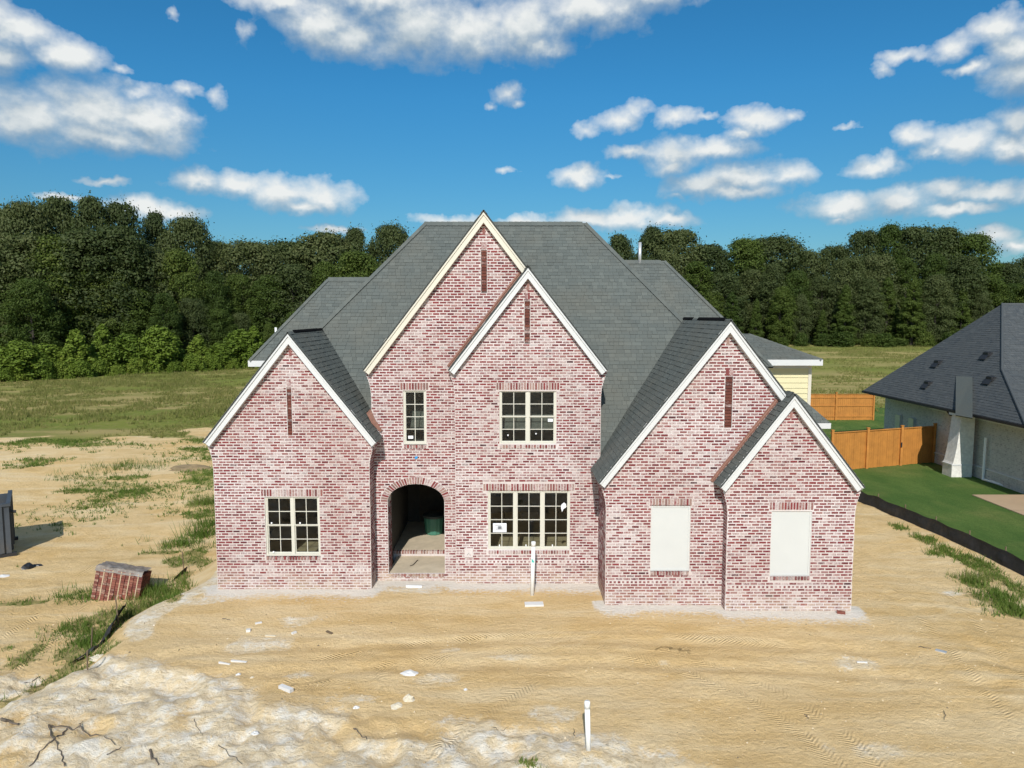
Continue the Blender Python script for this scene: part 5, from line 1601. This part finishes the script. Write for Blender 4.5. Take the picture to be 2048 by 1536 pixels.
# ================================================================== PORCH BIN
bq = Vector((U(868, 1060, 23.9).x, 23.9, s2 + 0.004))
gb_ = empty('plastic_bin', tuple(bq)); tag(gb_, 'green ribbed plastic bin standing inside the arched porch', 'bin')
nb_ = MB(); N = 36; rings = []
for (zz, rr_) in ((0.0, 0.27), (0.03, 0.29), (0.55, 0.335), (0.58, 0.335)):
    ring = []
    for k in range(N):
        t = 2 * math.pi * k / N; q = rr_ * (1.0 if k % 3 else 0.955)
        ring.append((bq.x + q * math.cos(t), bq.y + q * math.sin(t), bq.z + zz))
    rings.append(ring)
for a, b_ in zip(rings, rings[1:]):
    for k in range(N): nb_.poly([a[k], a[(k + 1) % N], b_[(k + 1) % N], b_[k]])
nb_.build('body', M['green_bin'], gb_)
MB().tube([(bq.x, bq.y, bq.z + 0.581), (bq.x, bq.y, bq.z + 0.66)], [0.37, 0.37], 24).build('rim', M['grey_cap'], gb_)
MB().tube([(bq.x, bq.y, bq.z + 0.661), (bq.x, bq.y, bq.z + 0.72)], [0.34, 0.2], 24).build('lid', M['grey_cap'], gb_)
ra, rbq = G(820, 1133, stepz), G(836, 1121, stepz)
tag(MB().tube([(ra.x, ra.y, stepz + 0.018), (ra.x + 0.08, ra.y + 0.10, stepz + 0.018), (rbq.x - 0.02, rbq.y - 0.06, stepz + 0.02), (rbq.x, rbq.y, stepz + 0.018)], [0.012, 0.016, 0.014, 0.008], 6).build('stick', M['stick']), 'dark bent stick lying on the porch slab', 'stick')

# ================================================================== DEBRIS
def lump(name, px, py, r, mat, label, cat, group=None, flat=0.5, seed=0, wide=1.0):
    p = gpt(px, py, 0.0); rr = random.Random(seed + int(px * 7 + py))
    z = gz(p.x, p.y)
    mb = MB(); n1, n2 = 5, 8
    top = (p.x, p.y, z + r * flat)
    rings = []
    for i in range(1, n1):
        a = math.pi * 0.5 * i / (n1 - 1)
        rings.append([(p.x + wide * r * math.sin(a) * math.cos(t) * rr.uniform(0.7, 1.2), p.y + r * math.sin(a) * math.sin(t) * rr.uniform(0.7, 1.2), z - 0.01 + r * flat * math.cos(a) * rr.uniform(0.7, 1.2)) for t in [2 * math.pi * k / n2 for k in range(n2)]])
    for k in range(n2): mb.poly([top, rings[0][k], rings[0][(k + 1) % n2]])
    for a, b_ in zip(rings, rings[1:]):
        for k in range(n2): mb.poly([a[k], b_[k], b_[(k + 1) % n2], a[(k + 1) % n2]])
    o = mb.build(name, mat); tag(o, label, cat, group); return o
def slab(name, px, py, L, W, H, ang, mat, label, cat, group=None):
    p = gpt(px, py, 0.0); z = gz(p.x, p.y)
    d = Vector((math.cos(ang), math.sin(ang), 0)); n = Vector((-d.y, d.x, 0))
    c = Vector((p.x, p.y, z - 0.01))
    q = [c - d * L / 2 - n * W / 2, c + d * L / 2 - n * W / 2, c + d * L / 2 + n * W / 2, c - d * L / 2 + n * W / 2]
    o = MB().prism_n(q[::-1], (0, 0, H + 0.01)).build(name, mat); tag(o, label, cat, group); return o
slab('foam_block', 572, 1380, 0.34, 0.10, 0.07, -0.55, M['foam'], 'white foam block alone in the sand below the left gable', 'foam scrap')
slab('foam_strip', 478, 1324, 0.38, 0.05, 0.03, -0.2, M['foam'], 'longest white strip among the scraps left of centre', 'foam scrap')
slab('foam_strip', 449, 1328, 0.30, 0.035, 0.03, -0.35, M['foam'], 'thin white strip just left of the longest strip', 'foam scrap')
slab('foam_piece', 517, 1247, 0.16, 0.06, 0.03, 0.5, M['foam'], 'small white piece nearest the left gable wall', 'foam scrap')
slab('foam_piece', 497, 1263, 0.10, 0.09, 0.06, 0.2, M['foam'], 'small upright white piece under the left gable', 'foam scrap')
slab('foam_piece', 541, 1272, 0.26, 0.05, 0.02, -0.1, M['clay'], 'pale flat strip under the left window', 'scrap')
slab('foam_piece', 588, 1267, 0.12, 0.06, 0.04, 0.9, M['foam'], 'small white scrap under the right edge of the left window', 'foam scrap')
slab('wood_offcut', 659, 1266, 0.22, 0.06, 0.03, -0.7, M['stake'], 'grey-brown wood offcut on the sand under the left gable', 'offcut')
slab('foam_slab', 1068, 1210, 0.5, 0.22, 0.05, 0.05, M['foam'], 'white broken slab at the foot of the tall pipe', 'foam scrap')
slab('pipe_offcut', 828, 1174, 0.46, 0.08, 0.05, -0.05, M['pvc'], 'white offcut lying in front of the porch arch', 'offcut')
slab('loose_brick', 1682, 1227, 0.20, 0.09, 0.06, -0.35, M['pallet_brick'], 'single loose brown brick at the right corner of the house', 'brick')
slab('foam_piece', 1724, 1325, 0.22, 0.04, 0.02, -0.1, M['foam'], 'thin white scrap on the sand below the rightmost gable', 'foam scrap')
slab('plastic_scrap', 1882, 1303, 0.22, 0.10, 0.02, -0.7, M['galv'], 'grey plastic scrap at the far right of the sand', 'scrap')
lump('plastic_bag', 820, 1347, 0.13, M['foam'], 'crumpled white plastic in the middle of the sand', 'plastic', flat=0.45, wide=1.6)
lump('clay_lump', 818, 1400, 0.12, M['clay'], 'pale tall clay lump right of the white plastic', 'clay lump', flat=0.9)
lump('clay_lump', 795, 1412, 0.13, M['clay'], 'pale clay lump beside the taller lump', 'clay lump', flat=0.5)
lump('white_lump', 712, 1416, 0.07, M['foam'], 'white lump at the edge of the pale spoil', 'lump', flat=0.7)
lump('white_lump', 510, 1466, 0.07, M['foam'], 'white chip lying in the furrowed spoil', 'lump', flat=0.5)
lump('white_lump', 931, 1379, 0.05, M['foam'], 'white chip at the right end of the pale patch', 'lump', flat=0.6)
lump('white_lump', 477, 1349, 0.06, M['foam'], 'white chip below the longest strip', 'lump', flat=0.6)
lump('white_lump', 504, 1355, 0.05, M['clay'], 'pale chip right of the white chip below the strips', 'lump', flat=0.6)
lump('clay_lump', 198, 1315, 0.16, M['clay'], 'pale broken clods beside the torn silt cloth', 'clay lump', flat=0.5, wide=1.4)
lump('black_plastic_scrap', 57, 1136, 0.2, M['black_plastic'], 'crumpled black plastic scrap on the sand near the dumpster', 'plastic', flat=0.9)
lump('black_plastic_scrap', 72, 1131, 0.13, M['black_plastic'], 'smaller black plastic flap right of the black scrap', 'plastic', flat=0.4, wide=1.8)
lump('white_lump', 5, 1152, 0.16, M['foam'], 'pale rubble in front of the dumpster', 'rubble', flat=0.3, wide=1.4)
lump('spoil_mound', 380, 938, 0.7, M['dry_soil'], 'brown grassy spoil heap beside the left gable', 'spoil heap', flat=0.32, wide=1.7)

# sticks and roots in the foreground
def stick(name, pix, r0, r1, label, lift=0.01):
    pts = [gpt(*q, 0.0) for q in pix]
    dense = []
    for a, b_ in zip(pts, pts[1:]):
        for k in range(4): dense.append(a.lerp(b_, k / 4))
    dense.append(pts[-1])
    rr = random.Random(int(pix[0][0]))
    P_ = [(p.x + rr.uniform(-0.03, 0.03), p.y + rr.uniform(-0.03, 0.03), gz(p.x, p.y) + lift + rr.uniform(0, 0.012)) for p in dense]
    n = len(P_)
    o = MB().tube(P_, [(r0 + (r1 - r0) * i / (n - 1)) * rr.uniform(0.5, 0.85) for i in range(n)], 6).build(name, M['stick']); tag(o, label, 'stick')
    return o
stick('root', [(95, 1452), (135, 1455), (165, 1462), (200, 1472), (230, 1490)], 0.022, 0.012, 'dark arching root at the bottom left of the photo')
stick('root', [(60, 1534), (80, 1505), (105, 1485), (125, 1470), (140, 1455)], 0.016, 0.02, 'long dark root running down to the bottom left corner')
stick('root', [(95, 1455), (112, 1485), (122, 1510), (130, 1534)], 0.02, 0.012, 'dark root crossing under the arching root')
stick('root', [(0, 1446), (22, 1448), (38, 1450)], 0.04, 0.02, 'thick dark root end at the left edge')
stick('twig', [(158, 1453), (170, 1442)], 0.012, 0.006, 'twig branching up from the arching root')
stick('twig', [(215, 1512), (244, 1497)], 0.014, 0.008, 'short twig right of the crossed roots')
stick('twig', [(66, 1364), (82, 1352)], 0.014, 0.008, 'short dark twig on the pale bank at left')
stick('twig', [(82, 1365), (100, 1358)], 0.012, 0.006, 'second dark twig on the pale bank at left')
stick('twig', [(46, 1366), (60, 1364)], 0.010, 0.006, 'thin twig leftmost on the pale bank')
stick('twig', [(180, 1402), (194, 1399)], 0.02, 0.01, 'dark chunk of wood in the sand at left')
stick('branch', [(706, 1460), (722, 1470), (736, 1482)], 0.022, 0.012, 'dark branch piece at the edge of the pale spoil')
stick('twig', [(984, 1458), (1000, 1462), (1016, 1456)], 0.008, 0.005, 'curved thin twig left of the foreground pipe')
stick('twig', [(1146, 1460), (1152, 1475)], 0.012, 0.006, 'short dark twig beside the foreground pipe')
stick('twig', [(1838, 1294), (1862, 1298)], 0.016, 0.008, 'dark stick on the sand at the right')
stick('twig', [(445, 1238), (462, 1242)], 0.014, 0.008, 'dark twig under the left end of the house')
stick('branch', [(300, 1500), (308, 1520), (318, 1534)], 0.03, 0.012, 'dark root stump at the bottom edge')
stick('twig', [(385, 1440), (398, 1456), (408, 1470)], 0.010, 0.006, 'thin crack-like root in the pale spoil')
stick('twig', [(440, 1490), (462, 1512), (480, 1530)], 0.012, 0.006, 'root lying along a furrow near the bottom')
stick('twig', [(1610, 1430), (1620, 1440)], 0.010, 0.006, 'short twig in the tyre tracks at right')
stick('twig', [(1890, 1424), (1888, 1440)], 0.010, 0.006, 'small dead weed stalk far right in the sand')

# crumbs of clay and grit (nobody could count them)
rn = np.random.RandomState(5)
N = 5200
cx_ = rn.uniform(-14, 14.5, N); cy_ = 11.2 + 11 * rn.rand(N) ** 1.2
okm = ~((cy_ > 18.2) & (cx_ > -8.4) & (cx_ < 9.3)) 
dens_ = fbm(cx_ / 1.2, cy_ / 1.2, 77) 
okm &= (dens_ > 0.44)
cx_, cy_ = cx_[okm], cy_[okm]
cz_ = ground_z(cx_, cy_)
sz = 0.006 + 0.024 * rn.rand(len(cx_)) ** 4
tet = np.array([[[1, 0, 0], [-.6, .8, 0], [0, 0, 0.8]], [[-.6, .8, 0], [-.6, -.8, 0], [0, 0, 0.8]], [[-.6, -.8, 0], [1, 0, 0], [0, 0, 0.8]]])
an = rn.uniform(0, 6.28, len(cx_))
ca_, sa_ = np.cos(an), np.sin(an)
V = tet[None] * sz[:, None, None, None] * (1 + 0.5 * rn.rand(len(cx_), 1, 1, 3))
X = V[..., 0] * ca_[:, None, None] - V[..., 1] * sa_[:, None, None]; Y = V[..., 0] * sa_[:, None, None] + V[..., 1] * ca_[:, None, None]
pts_ = np.stack([X + cx_[:, None, None], Y + cy_[:, None, None], V[..., 2] + cz_[:, None, None] - 0.002], -1).reshape(-1, 3)
def crumb_mat():
    m, nt, b = material('clay_crumbs')
    r = nt.noise(pos(nt), 7.0, 2.0)
    nt.l.new(nt.ramp(r, [(0.35, (0.16, 0.12, 0.075)), (0.45, (0.50, 0.37, 0.2)), (0.62, (0.66, 0.54, 0.36)), (0.74, (0.66, 0.6, 0.5))]), b.inputs['Base Color'])
    b.inputs['Roughness'].default_value = 0.95
    return m
tag(link('clay_crumbs', np_mesh('clay_crumbs', pts_, 3, crumb_mat())), kind='stuff')
# ================================================================== TREES AND SHRUBS
def leaf_cloud(seed, H, Wd, n_clump, n_leaf, base, leaf, shape, zf=0.72):
    """leaf quads of one crown, unit metres; returns verts (n*4,3)"""
    rn = np.random.RandomState(seed)
    # clump centres inside an envelope
    cs = []
    while len(cs) < n_clump:
        t = rn.rand(); z = base + (H - base) * t
        if shape == 'round': env = Wd * 0.5 * math.sqrt(max(0.02, 1 - (2 * t - 0.9) ** 2 * 0.78)) 
        elif shape == 'cone': env = Wd * 0.5 * (1 - t) ** 0.75 + 0.25
        elif shape == 'oval': env = Wd * 0.5 * (math.sin(math.pi * min(1, 0.12 + 0.86 * t)) ** 0.6)
        else: env = Wd * 0.5 * (1 - 0.5 * t)
        a = rn.uniform(0, 2 * math.pi); r = env * (0.35 + 0.65 * rn.rand() ** 0.45)
        cr = Wd * rn.uniform(0.07, 0.155) * (1.0 if shape != 'cone' else 0.85 - 0.35 * t) * (1.0 if H > 10 else 0.85)
        r = max(0.0, r - cr * 0.5)
        cs.append((r * math.cos(a), r * math.sin(a), min(z, H - cr * 0.55), cr))
    cs = np.array(cs)
    wgt = cs[:, 3] ** 2; wgt /= wgt.sum()
    idx = rn.choice(len(cs), n_leaf, p=wgt)
    d = rn.normal(size=(n_leaf, 3)); d[:, 2] = d[:, 2] + 0.35
    d /= np.linalg.norm(d, axis=1)[:, None]
    rad = cs[idx, 3] * (0.62 + 0.45 * rn.rand(n_leaf) if H > 10 else 0.3 + 1.15 * rn.rand(n_leaf))
    stray = rn.rand(n_leaf) < 0.14
    rad = np.where(stray, rad * (1.1 + 0.7 * rn.rand(n_leaf)), rad)
    c = cs[idx, :3] + d * rad[:, None] * np.array([1.15, 1.15, zf])
    nrm = d + rn.normal(scale=0.45, size=(n_leaf, 3)); nrm[:, 2] += 0.25
    nrm /= np.linalg.norm(nrm, axis=1)[:, None]
    ref = rn.normal(size=(n_leaf, 3))
    u = np.cross(nrm, ref); u /= np.linalg.norm(u, axis=1)[:, None]
    v = np.cross(nrm, u)
    s = leaf * (0.6 + 0.8 * rn.rand(n_leaf))[:, None] * (1.0 if H > 10 else 1.15)
    q = np.stack([c - u * s * 0.5, c - v * s * 0.33 + nrm * s * 0.06, c + u * s * 0.5, c + v * s * 0.33 + nrm * s * 0.06], 1)
    return q.reshape(-1, 3), cs

def trunk_mesh(seed, H, r, cs, name='trunk'):
    rn = random.Random(seed)
    mb = MB()
    pts = [(0, 0, -0.4)]
    x = y = 0.0
    for k in range(1, 7):
        x += rn.uniform(-0.02, 0.02) * H; y += rn.uniform(-0.02, 0.02) * H
        pts.append((x * 0.5, y * 0.5, H * 0.82 * k / 6))
    mb.tube(pts, [r * 1.35, r, r * 0.9, r * 0.75, r * 0.55, r * 0.36, r * 0.15], 8)
    for c in cs[:: max(1, len(cs) // 12)]:
        zb = max(H * 0.14, c[2] - H * rn.uniform(0.16, 0.28))
        k = min(int(zb / (H * 0.82) * 6), 5); f = zb / (H * 0.82) * 6 - k
        a = Vector(pts[k]).lerp(Vector(pts[k + 1]), f)
        e = Vector((c[0], c[1], c[2]))
        m_ = a.lerp(e, 0.5) + Vector((0, 0, -0.04 * H))
        mb.tube([a, m_, e], [r * 0.34, r * 0.22, r * 0.07], 5, False)
    return mb.mesh(name, M['bark'])

PROTO = {}
def make_proto(key, seed, H, Wd, nc, nl, base, leaf, shape, mat):
    q, cs = leaf_cloud(seed, H, Wd, nc, nl, base, leaf, shape, 0.72 if H > 10 else 1.3)
    cm = np_mesh('crown', q, 4, M[mat])
    tm = trunk_mesh(seed, H, (0.016 * H + 0.03) if H > 10 else 0.035, cs)
    PROTO[key] = (tm, cm, H, Wd)
make_proto('oak_a', 1, 20, 15, 230, 34000, 0.8, 0.40, 'round', 'leaf_dark')
make_proto('oak_b', 2, 20, 13, 210, 31000, 0.8, 0.40, 'round', 'leaf_dark')
make_proto('oak_c', 3, 20, 11.5, 200, 29000, 0.8, 0.38, 'oval', 'leaf_dark')
make_proto('mid_a', 4, 20, 12, 200, 29000, 0.8, 0.38, 'round', 'leaf_mid')
make_proto('mid_b', 5, 20, 10, 190, 27000, 0.8, 0.36, 'oval', 'leaf_mid')
make_proto('mid_c', 6, 20, 9, 190, 26000, 0.8, 0.35, 'cone', 'leaf_mid')
make_proto('sap_a', 7, 6, 3.2, 130, 8500, 0.2, 0.26, 'cone', 'leaf_light')
make_proto('sap_b', 8, 6, 3.8, 130, 9000, 0.2, 0.26, 'oval', 'leaf_light')
make_proto('bush_a', 9, 3, 4.0, 90, 5600, 0.0, 0.22, 'dome', 'leaf_light')
make_proto('bush_b', 10, 3, 4.0, 90, 5600, 0.0, 0.22, 'dome', 'leaf_mid')

ORD = ['first', 'second', 'third', 'fourth', 'fifth', 'sixth', 'seventh', 'eighth', 'ninth', 'tenth', 'eleventh', 'twelfth', 'thirteenth', 'fourteenth', 'fifteenth', 'sixteenth', 'seventeenth', 'eighteenth', 'nineteenth', 'twentieth', 'twenty-first', 'twenty-second', 'twenty-third', 'twenty-fourth', 'twenty-fifth', 'twenty-sixth', 'twenty-seventh', 'twenty-eighth', 'twenty-ninth', 'thirtieth']
def plant(kind, x, y, H, wscale, rz, name, label, cat, group):
    tm, cm, h0, w0 = PROTO[kind]
    z = gz(x, y)
    root = empty(name, (x, y, z - 0.05)); tag(root, label, cat, group)
    s = H / h0
    root.scale = (s * wscale, s * wscale, s); root.rotation_euler = (0, 0, rz)
    for nm, me_ in (('trunk', tm), ('crown', cm)):
        o = bpy.data.objects.new(nm, me_); COL.objects.link(o); o.parent = root
    return root

def skyline(px, table):
    xs = [t[0] for t in table]; ys = [t[1] for t in table]
    return float(np.interp(px, xs, ys))
SKY_L = [(-400, 440), (-160, 430), (-60, 425), (0, 428), (60, 408), (130, 393), (200, 394), (250, 412), (290, 432), (330, 424), (380, 445), (420, 488), (470, 478), (520, 492), (570, 488), (620, 474), (680, 468), (740, 452), (800, 462), (840, 475), (1000, 480), (1100, 480)]
SKY_R = [(1100, 480), (1190, 474), (1250, 466), (1300, 462), (1345, 455), (1390, 478), (1440, 492), (1480, 486), (1540, 474), (1590, 492), (1640, 512), (1690, 482), (1720, 462), (1780, 455), (1840, 458), (1890, 462), (1950, 470), (1985, 502), (2012, 530), (2048, 508), (2200, 500)]
rv = random.Random(21)
def row(table, px0, px1, step, D0, D1, drop, kinds, side, rname, wide):
    px = px0; i = 0
    while px < px1:
        f = (px - px0) / (px1 - px0)
        D = D0 + (D1 - D0) * f + rv.uniform(-4, 4)
        py = skyline(px, table) + drop + rv.uniform(-16, 14) * (1 if drop else 0.35)
        p = U(px, py, D)
        H = p.z - gz(p.x, D)
        kd = rv.choice(kinds)
        desc = {'o': 'dark dense broadleaf tree', 'm': 'mid-green leafy tree'}[kd[0]]
        if kd == 'mid_c': desc = 'mid-green conical tree'
        plant(kd, p.x, D, H, wide * 20.0 / H * rv.uniform(0.7, 1.35) if H > 20 else wide * rv.uniform(0.75, 1.35), rv.uniform(0, 6.28), 'forest_tree',
              '%s, %s from the left in the %s row of the %s wood' % (desc, ORD[i % len(ORD)], rname, side), 'tree', 'trees of the %s wood' % side)
        px += step * rv.uniform(0.8, 1.2); i += 1
row(SKY_L, -330, 900, 62, 112, 165, 0, ['oak_a', 'oak_a', 'oak_b', 'oak_c'], 'left', 'back', 1.0)
row(SKY_L, -330, 860, 58, 103, 140, 62, ['oak_b', 'mid_a', 'oak_c', 'mid_b'], 'left', 'middle', 0.95)
row(SKY_L, -330, 740, 56, 97, 128, 150, ['mid_a', 'mid_b', 'oak_b', 'mid_a'], 'left', 'front', 1.0)
row(SKY_R, 1170, 2260, 58, 178, 178, 0, ['oak_a', 'oak_b', 'oak_c', 'mid_a'], 'right', 'back', 1.05)
row(SKY_R, 1190, 2260, 52, 168, 166, 48, ['oak_b', 'mid_a', 'oak_c', 'mid_b'], 'right', 'middle', 0.9)
row(SKY_R, 1180, 2260, 46, 160, 158, 105, ['mid_b', 'mid_c', 'oak_c', 'mid_c', 'mid_a'], 'right', 'front', 0.85)
# a few crowns that only show between the roof slopes
for i, px in enumerate((960, 1040, 1110)):
    p = U(px, 476, 170); plant('oak_b', p.x, 170, p.z - gz(p.x, 170), 1.0, i, 'forest_tree', 'tree of the wood hidden behind the main ridge, %s from the left' % ORD[i], 'tree', 'trees hidden behind the house')

# light saplings and brush along the edge of the left wood
SAP = [(-20, 700, 'bush_a'), (40, 685, 'sap_b'), (90, 690, 'sap_b'), (150, 662, 'sap_a'), (205, 652, 'sap_a'), (255, 670, 'sap_b'), (315, 656, 'sap_b'), (345, 672, 'sap_a'), (395, 672, 'sap_a'), (440, 688, 'sap_b'), (480, 662, 'sap_b'), (508, 655, 'sap_a'), (545, 690, 'sap_b')]
for i, (px, py, kd) in enumerate(SAP):
    D = 91 + (px / 520.0) * 22 + rv.uniform(-2, 2)
    p = U(px, py, D); H = p.z - gz(p.x, D)
    plant(kd, p.x, D, H, rv.uniform(1.0, 1.25) * (6.0 / max(H, 4.5)) * (1.15 if kd != 'bush_a' else 1.0), rv.uniform(0, 6), 'sapling' if kd != 'bush_a' else 'bush', 'light green %s, %s from the left along the meadow edge' % ('sapling' if kd != 'bush_a' else 'brush', ORD[i]), 'shrub', 'saplings along the left meadow edge')
for i in range(16):
    px = -30 + i * 38; D = 88.5 + (px / 520.0) * 22 + rv.uniform(-1, 1)
    p = U(px, 735, D)
    plant('bush_a', p.x, D, rv.uniform(1.3, 2.4), rv.uniform(0.9, 1.4), rv.uniform(0, 6), 'bush', 'low leafy bush, %s from the left in front of the saplings' % ORD[i], 'bush', 'low bushes at the foot of the left wood')
for i in range(11):
    px = 1560 + i * 42 + rv.uniform(-12, 12); D = 152 + rv.uniform(-2, 2)
    p = U(px, 690, D)
    plant('bush_b', p.x, D, rv.uniform(1.5, 3.2), rv.uniform(1.0, 1.6), rv.uniform(0, 6), 'bush', 'low bush, %s from the left at the foot of the right wood' % ORD[i], 'bush', 'low bushes at the foot of the right wood')

# ================================================================== GRASS
def blades(x, y, h, wd, seed, lean=0.45, per=6):
    """grass tufts: per blades each, one triangle a blade"""
    rn = np.random.RandomState(seed); n = len(x)
    z = ground_z(x, y)
    a = rn.uniform(0, 2 * np.pi, (n, per)); hh = h[:, None] * rn.uniform(0.5, 1.1, (n, per)); l = lean * hh * rn.uniform(0.3, 1.2, (n, per))
    bx = x[:, None] + rn.normal(scale=1, size=(n, per)) * (h[:, None] * 0.35); by = y[:, None] + rn.normal(scale=1, size=(n, per)) * (h[:, None] * 0.35)
    ww = wd * rn.uniform(0.6, 1.4, (n, per))
    t = rn.uniform(0, 2 * np.pi, (n, per))
    zz = np.repeat(z[:, None], per, 1) - 0.02
    p0 = np.stack([bx - ww * np.cos(t), by - ww * np.sin(t), zz], -1); p1 = np.stack([bx + ww * np.cos(t), by + ww * np.sin(t), zz], -1)
    p2 = np.stack([bx + l * np.cos(a), by + l * np.sin(a), zz + hh], -1)
    return np.stack([p0, p1, p2], 2).reshape(-1, 3)
rn = np.random.RandomState(31)
# weeds on the near bare ground (where the weed zone is)
N = 420000
x = rn.uniform(-37, -8.2, N); y = 13.0 + 35 * rn.rand(N) ** 1.2
wz, _, fz, _, _ = zones(x, y)
sel = rn.rand(N) < np.clip(wz * 0.55 + 0.5 * fz * (y < 47), 0, 1) * 0.30
x, y = x[sel], y[sel]
x2 = rn.uniform(13.2, 15.2, 14000); y2 = rn.uniform(11.5, 30, 14000)
wz2, _, _, _, _ = zones(x2, y2); s2_ = rn.rand(14000) < wz2 * 0.5; x2, y2 = x2[s2_], y2[s2_]
x = np.concatenate([x, x2]); y = np.concatenate([y, y2])
hgt = 0.07 + 0.20 * rn.rand(len(x)) ** 2.2
tag(link('weeds', np_mesh('weeds', blades(x, y, hgt, (0.009 + 0.0005 * (y - 13))[:, None], 1, 0.6, 5), 3, M['weed'])), kind='stuff')
# meadow left
N = 60000
x = rn.uniform(-85, -4, N); y = 46 + 66 * rn.rand(N)
_, _, fz, _, dz_ = zones(x, y)
sel = (fz > 0.5) & (np.abs(x) < y * 0.78) & (fbm(x / 3.0, y / 3.0, 71) > 0.42)
x, y = x[sel], y[sel]
hgt = 0.15 + 0.55 * fbm(x / 5.0, y / 5.0, 73) ** 2 * rn.uniform(0.4, 1.4, len(x))
mA = blades(x, y, hgt, 0.03, 2, 0.5, 5)
# meadow right, beyond the far fence
N = 42000
x = rn.uniform(14, 120, N); y = 57 + 98 * rn.rand(N)
sel = (x < y * 0.72) & (x > y * 0.30) & (fbm(x / 5.0, y / 5.0, 75) > 0.45)
x, y = x[sel], y[sel]
hgt = 0.15 + 0.6 * fbm(x / 7.0, y / 7.0, 79) ** 2 * rn.uniform(0.4, 1.4, len(x))
mB = blades(x, y, hgt, 0.035, 3, 0.5, 5)
tag(link('meadow_grass', np_mesh('meadow_grass', np.concatenate([mA, mB]), 3, M['field_blade'])), kind='stuff')
# taller clumps of weeds that stand out singly
def weed_clump(px, py, h, n, spread, label, seed):
    p = gpt(px, py, -0.4)
    rn = np.random.RandomState(seed)
    x = p.x + rn.normal(scale=spread, size=n); y = p.y + rn.normal(scale=spread * 0.7, size=n)
    hg = h * rn.uniform(0.35, 1.0, n)
    o = link('weed_clump', np_mesh('weed_clump', blades(x, y, hg, 0.012, seed, 0.55, 6), 3, M['weed']))
    tag(o, label, kind='stuff')
for i, (px, py, h, n, sp, lab) in enumerate([
        (405, 1008, 0.75, 60, 0.32, 'tall green weed clump touching the left edge of the brick house'),
        (362, 1090, 0.45, 90, 0.45, 'wide green weed patch beside the left corner of the house'),
        (400, 1072, 0.85, 50, 0.22, 'tall feathery weed against the left wall above the patch'),
        (418, 1052, 0.8, 30, 0.14, 'slim weed close against the left wall'),
        (330, 1192, 0.5, 80, 0.4, 'weed clump on the bank right of the brick cube'),
        (292, 1185, 0.5, 110, 0.5, 'weeds in the shadow right of the brick cube'),
        (205, 1190, 0.45, 70, 0.4, 'weeds left of the brick cube'),
        (150, 1195, 0.35, 60, 0.4, 'low weeds further left of the brick cube'),
        (185, 1285, 0.28, 110, 0.35, 'bright green grass patch behind the torn silt cloth'),
        (150, 1262, 0.26, 90, 0.4, 'green grass patch left of the torn silt cloth'),
        (265, 1225, 0.45, 60, 0.35, 'weeds growing under the brick cube and above the cloth'),
        (1955, 1160, 0.42, 70, 0.3, 'green weeds at the foot of the silt fence, upper clump'),
        (1995, 1195, 0.4, 80, 0.35, 'green weeds at the foot of the silt fence, middle clump'),
        (2030, 1225, 0.38, 80, 0.35, 'green weeds at the foot of the silt fence, lower clump'),
        (1890, 1108, 0.4, 40, 0.25, 'small weed clump at the silt fence nearest the house'),
        (1063, 1528, 0.16, 24, 0.08, 'tiny green weed at the bottom edge below the pipe'),
        (250, 935, 0.5, 110, 1.0, 'dry olive weed drift behind the bare sand'),
        (165, 955, 0.3, 90, 0.8, 'long low green weed streak on the far sand')]):
    weed_clump(px, py, h, n, sp, lab, 50 + i)
